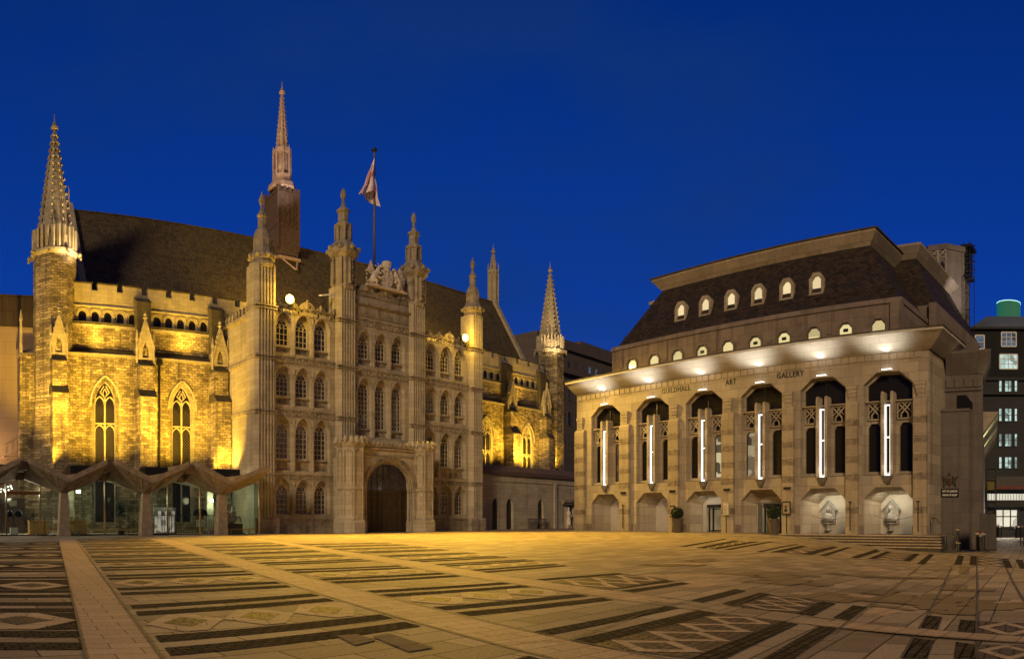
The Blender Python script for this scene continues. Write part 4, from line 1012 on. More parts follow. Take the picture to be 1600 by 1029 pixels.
# ================================================================== floodlights and lights of the front
def flood(u, y, z, lab):
    t_ = thing('floodlight', lab, 'floodlight', G, (u, y, z), 'floodlights on the parapet of the entrance front')
    q = MB(); q.lathe(u, y, [(.05, z-.0), (.05, z+.35)], 6); q.bar((u-.3, z+.35), (u+.3, z+.35), .06, (y-.03, y+.03)); q.build('bracket', 'black', t_)
    q = MB(); q.box(u-.3, u+.3, y-.05, y+.3, z+.38, z+.85); q.build('housing', 'black', t_)
    q = MB(); q.ball((u, y-.2, z+.6), .42, .2, .40, n=14, m=8); q.build('lens', 'flood', t_)
f1 = G.p(451, 468, 52.2); f2 = G.p(725, 528, 52.2)
flood(f1[0], 52.2, f1[1]-.6, 'glowing floodlight on the left parapet of the entrance front')
flood(f2[0], 52.2, f2[1]-.6, 'glowing floodlight on the right parapet beside the end turret')
YEL = (1.0, .57, .05)
for (u, z) in ((f1[0], f1[1]), (f2[0], f2[1])):
    lamp('floodlight_beam', 'SPOT', G.w((u, 51.6, z)), 105000, YEL, .25, G.w((38.5, 32.0, 0)) if u > 45 else G.w((27, 33, 0)), 84, 1)
    lamp('floodlight_spill', 'POINT', G.w((u, 51.5, z+.2)), 900, YEL, .25)
lamp('floodlight_beam', 'SPOT', G.w((f2[0]+.5, 51.4, f2[1])), 30000, (1, .62, .10), .25, K.w((-42, 52, 5)), 75, 1)
# second, unlit fitting on a small frame at the left parapet
ff = thing('lamp_frame', 'unlit lamp on a dark frame standing at the parapet edge beside the tall left turret', 'lamp', G, (34.9, 53.2, 19.8))
q = MB()
for x in (34.5, 35.1): q.limb([(x, 53.2, 19.8), (34.8, 53.2, 20.9)], [.04, .04], 5)
q.limb([(34.4, 53.5, 19.8), (34.8, 53.2, 20.9), (34.8, 53.2, 21.3)], [.04, .04, .04], 5); q.build('stand', 'black', ff)
q = MB(); q.add([(34.3, 52.9, 21.2), (35.3, 52.9, 21.45), (35.3, 53.4, 21.6), (34.3, 53.4, 21.35), (34.3, 52.9, 21.3), (35.3, 52.9, 21.55), (35.3, 53.4, 21.7), (34.3, 53.4, 21.45)], [(0, 3, 2, 1), (4, 5, 6, 7), (0, 1, 5, 4), (1, 2, 6, 5), (2, 3, 7, 6), (3, 0, 4, 7)]); q.build('head', 'white', ff)
# floodlights at the foot of the hall wall, standing on the canopy roof and in the corners
for u, y, z, tu, ty, tz, pw, an in ((16.3, 57.2, 5.6, 16.4, 60, 13, 2600, 120), (23.4, 57.0, 5.6, 23.4, 60, 13, 2600, 120), (19.9, 56.0, 5.6, 19.9, 58.5, 9, 1500, 110), (27.0, 56.9, 5.6, 27.9, 58.5, 10, 2000, 110), (25.8, 57.8, 5.6, 28, 58.2, 9, 1100, 110), (11.2, 57.5, 5.6, 11.9, 60, 18, 2600, 80),
                                  (62.5, 57.8, 7.8, 62.6, 60, 12, 1800, 120), (70.0, 57.8, 7.8, 70.0, 60, 11, 2000, 120), (74.5, 58.5, 7.8, 76.2, 60.5, 13, 2200, 110)):
    lamp('hall_uplight', 'SPOT', G.w((u, y, z)), pw*1.3, YEL, .3, G.w((tu, ty, tz)), an, 1)
for u, z, tu, ty, tz, pw, an in ((15.0, 16.6, 18.0, 60.5, 20, 420, 150), (24, 16.6, 24, 60.5, 20, 420, 150), (68, 16.6, 68, 60.5, 20, 380, 150)):
    lamp('ledge_light', 'SPOT', G.w((u, 58.9, z)), pw*2.5, YEL, .5, G.w((tu, ty, tz)), an, 1)
lamp('added_hall_wash', 'SPOT', G.w((8.5, 53, 7)), 15000, YEL, .4, G.w((12, 60, 16)), 80, 1)  # added wide spots without fittings, brightening turret and evening out the hall wall
lamp('added_hall_wash', 'SPOT', G.w((15, 53.5, 6.5)), 12000, YEL, .6, G.w((15, 60, 17)), 130, 1)
lamp('added_hall_wash', 'SPOT', G.w((22, 53.5, 6.5)), 12000, YEL, .6, G.w((22, 60, 17)), 130, 1)
lamp('added_hall_wash', 'SPOT', G.w((66, 56, 8.2)), 8000, YEL, .4, G.w((68, 60, 15)), 130, 1)
lamp('roof_wash', 'SPOT', G.w((33, 54.2, 20.5)), 5000, YEL, .5, G.w((35, 66, 28)), 120, 1)
lamp('roof_wash', 'SPOT', G.w((52, 54.5, 20.5)), 5000, YEL, .5, G.w((55, 66, 28)), 120, 1)
lamp('spire_light', 'SPOT', G.w((14.5, 57.5, 22)), 3600, (1, .7, .35), .3, G.w((12.2, 61.3, 30)), 70, .8)
lamp('spire_light', 'SPOT', G.w((74.5, 57.5, 22)), 2400, (1, .7, .35), .3, G.w((77.2, 61.3, 30)), 70, .8)
lamp('fleche_light', 'SPOT', G.w((37.0, 62.5, 31.5)), 2600, (1, .8, .72), .3, G.w((38.5, RD, 43)), 50, .8)
#@@CANOPY

# ================================================================== glazed pavilion with folded concrete canopies (frame G)
CD = 50.5; CU = [-1.9, 4.4, 10.7, 17.0, 23.3]
pv = thing('glass_pavilion', 'glazed entrance pavilion running along the foot of the hall', 'pavilion', G, (13, 51.6, 0))
ZL, ZP, TH = 3.85, 5.18, .40
def canopy_mesh(c, last=False):
    m = MB(); hwd = 2.82; hr = hwd+(.65 if last else 0); f = 48.7; b = 53.3
    V = [(c-hwd, f, ZP), (c, f, ZL), (c+hr, f, ZP), (c-hwd, 51.25, 4.2), (c+hr, 51.25, 4.2), (c-.32, CD-.3, 3.2), (c+.32, CD-.3, 3.2), (c-.32, CD+.3, 3.2), (c+.32, CD+.3, 3.2),
         (c-hwd, b, 4.4), (c, b, 3.7), (c+hr, b, 4.4), (c-hwd, f, ZP+TH), (c, f, ZL+TH), (c+hr, f, ZP+TH), (c-hwd, b, 5.0), (c, b, 4.5), (c+hr, b, 5.0)]
    m.add(V, [(0, 1, 5), (1, 6, 5), (1, 2, 6), (0, 5, 3), (5, 7, 3), (3, 7, 9), (7, 10, 9), (7, 8, 10), (8, 11, 10), (8, 4, 11), (6, 4, 8), (2, 4, 6), (5, 6, 8, 7),
              (0, 12, 13, 1), (1, 13, 14, 2), (12, 15, 16, 13), (13, 16, 17, 14), (0, 3, 9, 15, 12), (2, 14, 17, 11, 4), (9, 10, 16, 15), (10, 11, 17, 16)])
    return m
def rib(m, p, q, w=.05): m.limb([p, q], [w, w], 4)
labs = {4.4: 'folded concrete canopy on the column at the left edge of the photo', 10.7: 'folded concrete canopy on the first full column from the left, over the door',
        17.0: 'folded concrete canopy on the middle column, below the hall buttress', 23.3: 'folded concrete canopy with raised tip beside the entrance front'}
for i, c in enumerate(CU[1:]):
    last = i == 3
    t_ = thing('canopy', labs[c], 'canopy', G, (c, CD, 0), 'folded concrete canopies over the pavilion front')
    if i == 0: t_['label'] = labs[4.4]
    m = canopy_mesh(c, last); sh_ = m.build('roof_shell', 'concrete', t_)
    r2 = MB(); hwd = 2.82
    for sx in (-1, 1):
        for k in range(5):
            s0 = .12+.2*k; p = (c+sx*hwd*s0, 48.75, ZL+(ZP-ZL)*s0-.02); q = (c+sx*.34*(1 if s0 > .3 else .5), CD-.35, 3.3)
            p = tuple(p[j]+(q[j]-p[j])*.06 for j in range(3)); q = tuple(p[j]+(q[j]-p[j])*.82 for j in range(3)); rib(r2, p, q, .06)
    r2.build('soffit_rib', 'concrete', sh_)
    q = MB(); q.vprism([(c-.44, CD-.42), (c+.44, CD-.42), (c+.52, CD), (c+.44, CD+.42), (c-.44, CD+.42), (c-.52, CD)], 0, 3.3, .62)
    q.build('column', 'concrete', t_)
    # gap cover between two canopies
    q = MB(); x = c+hwd+.03
    if not last: q.box(x-.02, x+.63, 49.3, 53.2, 4.75, 5.42); q.box(x-.02, x+.63, 51.2, 51.4, 4.1, 4.7); q.build('gap_cover', 'concrete', t_)
# back row of roof and flat rear roof with dark rooflights
q = MB()
for c in CU[1:]:
    z1 = 5.55; q.add([(c-3.1, 53.35, 4.7), (c, 53.35, 3.9), (c+3.1, 53.35, 4.7), (c-3.1, 58.0, 4.9), (c, 58.0, 4.2), (c+3.1, 58.0, 4.9), (c-3.1, 53.35, 4.9), (c, 53.35, 4.1), (c+3.1, 53.35, 4.9), (c-3.1, 58.0, 5.1), (c, 58.0, 4.4), (c+3.1, 58.0, 5.1)],
      [(0, 1, 4, 3), (1, 2, 5, 4), (6, 9, 10, 7), (7, 10, 11, 8), (0, 6, 7, 1), (1, 7, 8, 2), (3, 4, 10, 9), (4, 5, 11, 10), (0, 3, 9, 6), (2, 8, 11, 5)])
q.build('rear_roof', 'concrete', pv)
for c in (7.5, 13.8, 20.1, 25.6):
    q = MB(); q.box(c-1.6+(.9 if c > 25 else 0), c+1.6, 55.0, 56.6, 4.9, 5.55); ro_ = q.build('rooflight', 'black', pv)
q = MB(); q.box(-6, 27.6, 51.2, 58.6, -.05, .03); q.build('floor', 'alcove', pv)
# glazing
gl_x = [(-12, 4.45)]
edges = [-2.0] + [G.u(x, 51.3) for x in (10, 62, 101, 163.6, 228, 262, 312.5, 348, 405)]
def roofz(u):       # underside of the canopies above the glass line
    d = min(abs(u-c) for c in CU); return min(4.15, 3.18+1.0*(d/2.9))
for a, b in zip(edges[:-1], edges[1:]):
    q = MB(); n = 6; pts = [(a+.03, .05), (b-.03, .05)] + [(b-.03+(a-b+.06)*k/n, roofz(b+(a-b)*k/n)) for k in range(n+1)]
    q.wall(pts, [], 51.30, 51.32); q.build('glass_panel', 'clear', pv)
for x in edges[1:]:
    if min(abs(x-c) for c in CU) < .4: continue
    q = MB(); q.box(x-.05, x+.05, 51.2, 51.38, 0, roofz(x)+.1); q.build('mullion', 'brass', pv)
q = MB(); q.box(edges[1], edges[2], 51.18, 51.40, 3.05, 3.3); q.box(edges[1]+1.0, edges[2]-1.0, 51.16, 51.179, 3.0, 3.05); q.build('door_head', 'wood', pv)
q = MB(); q.box(edges[0], 25.8, 51.24, 51.38, 0, .12); q.build('glazing_sill', 'black', pv)
# inner walls: the hall wall carries dark openings; a timber wall on the left
q = MB(); q.box(2.0, 6.6, 56.0, 56.2, .03, 4.2); q.build('timber_wall', 'wood', pv)
q = MB(); q.box(6.5, 9.2, 59.5, 59.7, .03, 3.0); q.build('inner_opening', 'glass', pv)
for c, y in ((18.6, 55.2), (24.4, 55.4), (12.2, 55.2)):
    q = MB(); q.vprism([(c-.4, y-.4), (c+.4, y-.4), (c+.4, y+.4), (c-.4, y+.4)], .03, 3.6, .65); co_ = q.build('inner_column', 'concrete', pv)
    q = MB(); q.vprism([(c-.2, y-.2), (c+.2, y-.2), (c+.2, y+.2), (c-.2, y+.2)], 3.6, 3.95, 3.2); q.build('inner_capital', 'concrete', co_)
lampm = emit('wall_lamp_glass', (.85, 1.0, .65), 9)
def walllamp(u, y, z, lab):
    t_ = thing('wall_lamp', lab, 'lamp', G, (u, y, z), 'lamps on the inner columns of the pavilion')
    q = MB(); q.box(u-.16, u+.16, y-.14, y, z, z+.22); q.build('shade', lampm, t_)
    q = MB(); q.box(u-.18, u+.18, y-.15, y+.02, z-.06, z-.002); q.build('bracket', 'black', t_)
    lamp('wall_lamp_light', 'POINT', G.w((u, y-.35, z+.35)), 90, (.85, 1.0, .62), .15); lamp('wall_lamp_light', 'POINT', G.w((u, y-.3, z-.25)), 60, (.85, 1.0, .62), .1)
walllamp(18.6, 54.75, 2.75, 'glowing wall lamp on the inner column behind the middle canopy column')
walllamp(24.4, 54.95, 2.7, 'glowing wall lamp on the inner column nearest the entrance front')
walllamp(12.6, 54.0, 3.3, 'small bright lamp under the roof behind the first full column')
for u, y, z, pw, cl in ((5.5, 54, 3.3, 420, (1, .93, .7)), (8.5, 53.8, 3.2, 200, (1, .95, .75)), (20.3, 54.5, 2.6, 60, (.95, .95, .85)), (14.5, 56, 3.2, 80, (1, .9, .6)), (26.0, 55.5, 3.0, 60, (1, .85, .5))):
    lamp('pavilion_light', 'POINT', G.w((u, y, z)), pw, cl, .3)
# furniture and other things inside
def desk(u0, u1, y, z, lab):
    t_ = thing('reception_desk', lab, 'desk', G, ((u0+u1)/2, y, .03), 'blond wood desks in the pavilion')
    q = MB(); q.box(u0, u1, y, y+.8, .03, z-.06); q.build('body', 'wood', t_)
    q = MB(); q.box(u0-.05, u1+.05, y-.05, y+.85, z-.058, z); q.build('desktop', 'wood', t_)
desk(8.6, 10.1, 53.2, 1.15, 'wide blond wood reception desk left of the first full column'); desk(11.2, 13.2, 53.4, 1.15, 'blond wood desk with a plant on it, right of the first full column')
fl_ = thing('desk_plant', 'low bunch of yellow green leaves lying on the blond wood desk', 'plant', G, (12.0, 53.8, 1.15))
rr = random.Random(5)
def leafball(m, c, rx, rz, n, s, rr, fill=.72):
    for i in range(n):
        a = rr.uniform(0, 2*math.pi); ph = math.acos(rr.uniform(-1, 1)); r = rr.uniform(fill, 1.03)
        p = Vector((c[0]+rx*r*math.sin(ph)*math.cos(a), c[1]+rx*r*math.sin(ph)*math.sin(a), c[2]+rz*r*math.cos(ph)))
        d = Vector((rr.uniform(-1, 1), rr.uniform(-1, 1), rr.uniform(-1, 1))).normalized(); e_ = d.cross(Vector((rr.uniform(-1, 1), rr.uniform(-1, 1), 1))).normalized()
        m.add([tuple(p-d*s), tuple(p+e_*s*.5), tuple(p+d*s), tuple(p-e_*s*.5)], [(0, 1, 2, 3)])
q = MB(); leafball(q, (12.0, 53.8, 1.3), .35, .16, 160, .07, rr, .2); q.build('leaves', plain('yellow_leaves', (.22, .20, .05), .6, 0, .3, 9), fl_)
q = MB(); q.lathe(12.0, 53.8, [(.12, 1.15), (.18, 1.27)], 8); q.build('bowl', 'white', fl_)
def stand(u, y, lab, hs, col='white'):
    t_ = thing('sign_stand', lab, 'sign', G, (u, y, .03), 'sign stands inside the pavilion')
    q = MB(); q.lathe(u, y, [(.22, .03), (.22, .06), (.03, .08), (.03, hs)], 8); q.build('pole', 'black', t_)
    q = MB(); q.box(u-.26, u+.26, y-.06, y-.03, hs-.02, hs+.42); q.build('panel', col, t_)
stand(5.55, 52.6, 'small white sign on a pole behind the leftmost glass', 1.45); stand(7.25, 52.6, 'taller white sign on a pole in front of the inner doorway', 2.25)
dz_ = thing('display_box', 'white box on the floor with a dark round object on its pole, by the doorway', 'display', G, (7.25, 52.35, .03))
q = MB(); q.box(6.98, 7.55, 52.1, 52.5, .03, .62); q.build('box', 'white', dz_)
q = MB(); q.lathe(7.25, 52.3, [(.03, .62), (.03, 1.6)], 6); q.ball((6.95, 52.3, 1.65), .22, .1, .3); q.ball((7.6, 52.3, 1.65), .3, .1, .3); q.build('dark_emblem', 'black', dz_)
mg = thing('metal_gate', 'grey railing gate with upright bars behind the glass right of the middle column', 'gate', G, (20.5, 52.0, .03))
q = MB(); q.bar((18.9, 1.55), (23.9, 1.55), .05, (51.95, 52.0)); q.bar((18.9, .2), (23.9, .2), .05, (51.95, 52.0)); q.build('frame', 'black', mg)
for k in range(26):
    x = 18.9+k*.2; q = MB(); q.bar((x, .05), (x, 1.55), .03, (51.96, 51.99)); q.build('bar', 'black', mg)
nt_ = thing('notice_stand', 'dark lobed hat shaped board above a white notice, right of the middle column', 'sign', G, (22.0, 51.8, .03))
q = MB(); q.wall([(21.4, 1.55), (22.7, 1.55), (22.65, 1.85), (22.4, 2.05), (22.05, 2.1), (21.7, 2.05), (21.45, 1.85)], [], 51.78, 51.82); q.build('hat_board', 'black', nt_)
q = MB(); q.box(21.7, 22.5, 51.78, 51.8, .62, 1.2); q.build('notice', 'white', nt_)
q = MB(); q.lathe(22.05, 51.85, [(.18, .03), (.18, .06), (.025, .08), (.025, 1.6)], 8); q.build('pole', 'black', nt_)
lp = thing('light_panel', 'bright curtain like lit panel glowing behind the railing gate', 'panel', G, (20.2, 54.6, .03))
lcm = litroom('lit_curtain', (1.0, .82, .66), .45, 2.4, .25)
q = MB()
for k in range(6): q.box(19.2+k*.3, 19.45+k*.3, 54.6, 54.66, .1, 1.5+.4*(k % 2))
q.build('lit_strip', lcm, lp); q = MB(); q.box(19.1, 21.1, 54.67, 54.75, .03, 2.2); q.build('backing', 'bgstone', lp)
sc_ = thing('reclining_sculpture', 'pale stone sculpture of a curled figure on a low plinth behind the last glass panel', 'sculpture', G, (25.2, 52.6, .03))
q = MB(); q.smooth = True
q.ball((25.1, 52.6, 1.25), .62, .4, .42); q.ball((24.75, 52.5, 1.55), .34, .3, .36); q.ball((25.35, 52.5, 1.75), .26, .24, .3); q.ball((25.3, 52.5, 2.15), .17, .17, .22)
q.limb([(24.7, 52.4, 1.6), (24.5, 52.2, 1.2), (24.85, 52.1, 1.0)], [.14, .12, .08]); q.limb([(25.5, 52.5, 1.3), (25.8, 52.3, 1.45), (25.9, 52.25, 1.02)], [.18, .13, .09]); q.build('figure', 'sculpt', sc_)
q = MB(); q.box(24.3, 26.0, 52.1, 53.1, .03, .86); q.build('plinth', 'bgstone', sc_)
def bench2(u0, u1, lab):
    t_ = thing('low_bench', lab, 'bench', G, ((u0+u1)/2, 50.9, 0), 'low benches along the pavilion glass')
    q = MB(); q.box(u0, u1, 50.75, 51.1, .40, .47); q.build('seat', 'brass', t_)
    for x in (u0+.4, u1-.5):
        q = MB(); q.box(x, x+.08, 50.8, 51.05, 0, .40); q.build('leg', 'steel', t_)
bench2(11.5, 16.2, 'low gold bench between the first full column and the middle column'); bench2(23.9, 26.4, 'low gold bench under the raised canopy tip'); bench2(8.3, 10.1, 'short low gold bench left of the first full column'); bench2(22.2, 22.9, 'very short low gold bench left of the last column')
bench2(2.4, 5.0, 'low gold bench at the left edge of the photo')
bp_ = thing('barrier_post', 'thin black post standing in front of the glass left of the first full column', 'post', G, (9.35, 50.9, 0))
q = MB(); q.lathe(9.35, 50.9, [(.035, 0), (.035, 1.35), (.05, 1.38), (.02, 1.42)], 8); q.build('pole', 'black', bp_); q = MB(); q.lathe(9.35, 50.9, [(.18, 0.0), (.18, .03), (.05, .05)], 10); q.build('foot', 'black', bp_)
pl_ = thing('pot_plant', 'slim dark pot plant behind the glass right of the first mullion', 'plant', G, (15.6, 52.2, .03))
q = MB(); q.lathe(15.6, 52.2, [(.25, .03), (.32, .5), (.28, .52)], 10); q.build('pot', 'black', pl_)
q = MB(); leafball(q, (15.6, 52.2, 1.9), .38, .7, 220, .10, rr, .2); q.build('leaves', 'leaf', pl_); q = MB(); q.limb([(15.6, 52.2, .5), (15.6, 52.2, 1.8)], [.03, .02], 5); q.build('stem', 'oak', pl_)
ch = thing('chandelier', 'small sparkling glass chandelier under the pavilion roof by the door', 'lamp', G, (6.6, 52.6, 3.55))
q = MB()
for k in range(12):
    a = k*.52; q.ball((6.6+.55*math.cos(a), 52.6+.35*math.sin(a), 3.55+.22*math.sin(a*2.3)), .06, n=6, m=4)
q.build('bulb', emit('chandelier_bulbs', (1, .95, .8), 5), ch); q = MB(); q.limb([(6.6, 52.6, 3.55), (6.6, 52.6, 4.7)], [.02, .02], 4); q.lathe(6.6, 52.6, [(.5, 3.53), (.5, 3.57)], 12); q.build('ring', 'steel', ch)
# ================================================================== modern block at the left edge
mb = thing('modern_building', 'pale panelled modern building with dark upper storey at the left edge', 'building', G, (2, 63, 0))
q = MB(); q.box(-14, 11.0, 63, 78, 0, 18.6); q.build('wall', 'panel', mb)
q = MB(); q.box(-14, 11.0, 62.9, 78, 18.62, 21.3); q.box(-14, 11.0, 62.8, 78, 21.31, 21.45); q.build('upper_storey', 'darkclad', mb)
q = MB(); q.box(-14, 11.0, 62.6, 63, 6.6, 6.8); q.bar((7.6, 6.8), (11, 8.6), .12, (62.3, 62.5)); q.bar((7.6, 7.6), (11, 9.4), .06, (62.3, 62.4))
q.build('stair', 'panel', mb); 
lamp('west_glow', 'SPOT', G.w((6.2, 60, 6.2)), 900, (1, .55, .2), .4, G.w((7, 63, 9)), 140, 1)
for k in range(8):
    x = 7.7+k*.42; q = MB(); q.bar((x, 6.85+(x-7.6)*.53), (x, 7.6+(x-7.6)*.53), .035, (62.33, 62.37)); q.build('baluster', 'steel', mb)

# ================================================================== ART GALLERY (frame K)
KD = 52.0
ga = thing('art_gallery', 'stone art gallery with tall octagonal topped bays, white lit fins and slate mansard roof', 'building', K, (-36.4, KD, 0))
BC = [-51.25, -44.85, -38.6, -32.4, -26.4, -20.6]
GL, GR = -55.6, -17.15
def octtop(c, hw, z0, zc, zt, ch): return [(c-hw, z0), (c+hw, z0), (c+hw, zc), (c+hw-ch, zt), (c-hw+ch, zt), (c-hw, zc)]
HW = 2.1
ou = [(GL, 0)]
for c in BC: ou += [(c-HW, 0), (c-HW, 2.85), (c-HW+1.0, 3.8), (c+HW-1.0, 3.8), (c+HW, 2.85), (c+HW, 0)]
ou += [(GR, 0), (GR, 14.45), (GL, 14.45)]
q = MB(); q.wall(ou, [octtop(c, HW, 4.75, 12.05, 12.95, 1.15) for c in BC], KD, KD+.55)
q.wall([(GL, 3.9), (GR, 3.9), (GR, 14.45), (GL, 14.45)], [p for c in BC for p in (octtop(c, HW-.16, 10.72, 12.0, 12.8, 1.1), octtop(c-1.36, .56, 5.07, 8.6, 8.95, .25), octtop(c+1.36, .56, 5.07, 8.6, 8.95, .25), octtop(c-1.27, .62, 9.2, 10.4, 10.6, .18)[0:6], octtop(c+1.27, .62, 9.2, 10.4, 10.6, .18), octtop(c, .3, 4.95, 10.6, 10.65, .03))], KD+.56, KD+.8)
q.box(GL, GR, KD+.81, KD+4, 14.2, 15.4)
q.build('wall', 'gal', ga)
q = MB(); q.box(GR-.4, GR, KD+.56, 56.5, 0, 15.45); q.box(GL, GL+.4, KD+.56, 70, 0, 15.45); q.build('side_wall', 'gal', ga)
# splayed alcoves
q = MB(); q2 = MB()
for i, c in enumerate(BC):
    hb = HW-.55; yb = 54.4 if i not in (2, 3) else 53.85
    F = [(c-HW, 0), (c-HW, 2.85), (c-HW+1.0, 3.8), (c+HW-1.0, 3.8), (c+HW, 2.85), (c+HW, 0)]
    B = [(c-hb, 0), (c-hb, 2.55), (c-hb+.75, 3.28), (c+hb-.75, 3.28), (c+hb, 2.55), (c+hb, 0)]
    for k in range(5):
        a, b, d, e_ = F[k], F[k+1], B[k+1], B[k]; q.add([(a[0], KD+.551, a[1]), (b[0], KD+.551, b[1]), (d[0], yb, d[1]), (e_[0], yb, e_[1])], [(0, 1, 2, 3)])
    if i not in (2, 3): q2.wall(B, [], yb, yb+.1)
    else: q2.wall([(c-hb-.02, 2.75), (c+hb+.02, 2.75), (c+hb-.75, 3.3), (c-hb+.75, 3.3)], [], yb, yb+.1)
q.build('alcove_lining', 'gal', ga); q2.build('alcove_back', 'alcove', ga)
q = MB()
for a, b in ((GL, -53.35), (-49.15, -46.95), (-42.75, -40.7), (-36.5, -34.5), (-30.3, -28.5), (-24.3, -22.7), (-18.5, GR)):
    q.box(a-.02, b+.02, KD-.06, KD-.001, 0, .72)
q.build('plinth', 'attic', ga)
# projecting piers with stepped capitals
for i, (a, b) in enumerate(((-55.61, -54.2), (-49.0, -47.7), (-42.6, -41.4), (-36.4, -35.1), (-30.1, -29.0), (-24.15, -23.1), (-18.35, -17.25))):
    q = MB(); q.box(a, b, KD-.36, KD-.062, 0, 10.45); q.wedge(a, b, KD-.36, KD-.062, 10.45, 10.75, KD-.15)
    pr = q.build('pier', 'galband', ga)
    m_ = (a+b)/2; q = MB()
    for k in range(4): q.box(m_-.30-.05*k, m_+.30+.05*k, KD-.16-.05*k, KD-.001, 10.76+.32*k, 11.06+.32*k)
    q.build('capital', 'gal', pr)
    q = MB()
    for z_ in (1.7, 4.35, 5.8, 7.25, 8.75): q.box(a-.006, b+.006, KD-.372, KD-.07, z_, z_+.52)
    q.build('pier_band', 'galdark', pr)
    if i in (1, 2, 3, 4): 
        q = MB(); q.box(m_-.32, m_+.32, KD-.5, KD-.361, 3.75, 3.95); q.build('bronze_ledge', 'black', pr)
# banded courses beside the bays
for i, c in enumerate(BC):
    wn = MB(); wn.wall(octtop(c, HW-.16, 10.7, 12.0, 12.82, 1.1), [], KD+.82, KD+.84); wo2 = wn.build('upper_window', 'glassb', ga)
    f = MB(); f.bar((c, 10.7), (c, 12.85), .10, (KD+.7, KD+.8)); f.path([(c-HW+.16, 10.75), (c-HW+.16, 12.0), (c-HW+1.26, 12.8), (c+HW-1.26, 12.8), (c+HW-.16, 12.0), (c+HW-.16, 10.75)], .07, (KD+.7, KD+.8)); f.build('frame', 'black', wo2)
    s_ = MB(); s_.box(c-HW+.02, c+HW-.02, KD+.30, KD+.555, 4.8, 5.0); s_.box(c-HW+.02, c+HW-.02, KD+.2, KD+.555, 10.62, 10.72); s_.build('sill', 'gal', ga)
    for sx in (-1, 1):
        sl_ = MB(); sl_.wall(octtop(c+sx*1.36, .57, 5.06, 8.6, 8.96, .25), [], KD+.82, KD+.84)
        glm = 'glassb'
        if (i, sx) == (2, 1): glm = litroom('lobby_lit_glass', (1, .86, .5), .55, 1.1, .1)
        elif (i, sx) == (3, -1): glm = litroom('stair_lit_glass', (1, .84, .5), .30, .9, .08)
        elif (i, sx) == (0, 1): glm = litroom('corner_lit_glass', (1, .62, .3), .09, .8, .1)
        so_ = sl_.build('slot_window', glm, ga)
        f = MB(); f.path([(c+sx*1.36-.54, 5.08), (c+sx*1.36-.54, 8.6), (c+sx*1.36-.3, 8.93), (c+sx*1.36+.3, 8.93), (c+sx*1.36+.54, 8.6), (c+sx*1.36+.54, 5.08)], .05, (KD+.72, KD+.8)); f.build('frame', 'black', so_)
        t_ = MB(); x = c+sx*1.27; tt = (KD+.40, KD+.55)
        t_.path([(x-.6, 9.25), (x-.6, 10.55), (x+.6, 10.55), (x+.6, 9.25), (x-.6, 9.25)], .12, tt)
        t_.path([(x-.56, 10.5), (x+.3, 9.62), (x+.3, 9.25)], .11, tt); t_.path([(x+.56, 10.5), (x-.3, 9.62), (x-.3, 9.25)], .11, (tt[0]+.01, tt[1]-.01)); t_.path([(x-.56, 9.75), (x+.2, 10.52)], .09, (tt[0]+.02, tt[1]-.02)); t_.path([(x+.56, 9.75), (x-.2, 10.52)], .09, (tt[0]+.03, tt[1]-.03))
        t_.build('tracery_panel', 'gal', ga)
        p_ = MB(); p_.wall([(x-.63, 9.15), (x+.63, 9.15), (x+.63, 10.62), (x-.63, 10.62)], [], KD+.82, KD+.84); p_.build('tracery_glass', 'glassb', ga)
        fn = MB(); x = c+sx*.40; pts = [(x-.12, 4.7), (x+.12, 4.7), (x+.13, 11.1), (x+.1, 11.3), (x, 11.4), (x-.1, 11.3), (x-.13, 11.1)]
        fn.wall(pts, [], KD-.22, KD+.56); fn.build('fin', 'gal', ga)
    g2 = MB(); g2.wall([(c-.32, 4.9), (c+.32, 4.9), (c+.32, 10.66), (c-.32, 10.66)], [], KD+.82, KD+.84); g2.build('slit_glass', 'glassb', ga)
    pd = MB(); pd.box(c-.42, c+.42, KD-.18, KD+.2, 4.45, 4.69); pd.box(c-.26, c+.26, KD-.22, KD+.2, 4.2, 4.45); pd.ball((c, KD-.02, 4.12), .24, .2, .16, n=8, m=5); pd.build('pendant', 'bgstone', ga)
    ls_ = MB(); ls_.box(c-.245, c-.17, KD-.05, KD+.12, 4.75, 10.35)  # glowing strips stand in for the lit inner faces of the fins
    if i > 3: ls_.box(c+.17, c+.245, KD-.05, KD+.12, 4.75, 10.35)
    ls_.box(c-.245, c+.245, KD-.05, KD+.1, 4.71, 4.85); ls_.box(c-.245, c+.245, KD-.05, KD+.1, 7.7, 7.8); ls_.box(c-.245, c+.245, KD-.05, KD+.1, 10.25, 10.35); ls_.build('lit_reveal_glow', 'strip', ga)
    ux = MB(); ux.box(c-.4, c+.4, KD-.35, KD-.1, 13.05, 13.12); uo = ux.build('uplight', 'fixt', ga)
    ux = MB(); ux.box(c-.42, c+.42, KD-.37, KD-.08, 12.92, 13.04); ux.box(c-.015, c+.015, KD-.05, KD-.02, 13.0, 14.4); ux.build('housing', 'cove', uo)
    lamp('cove_uplight', 'SPOT', K.w((c, KD-.42, 14.3)), 50, (1, .95, .84), .08, K.w((c, KD-.9, 15.2)), 150, 1); lamp('cove_wash', 'SPOT', K.w((c, KD-2.3, 12.4)), 560, (1, .93, .80), .3, K.w((c, KD-1.9, 15.2)), 104, .8)
    lamp('fin_glow', 'POINT', K.w((c, KD-.45, 5.4)), 7, (1, .95, .85), .1); lamp('fin_glow', 'POINT', K.w((c, KD-.45, 9.0)), 5, (1, .95, .85), .1)
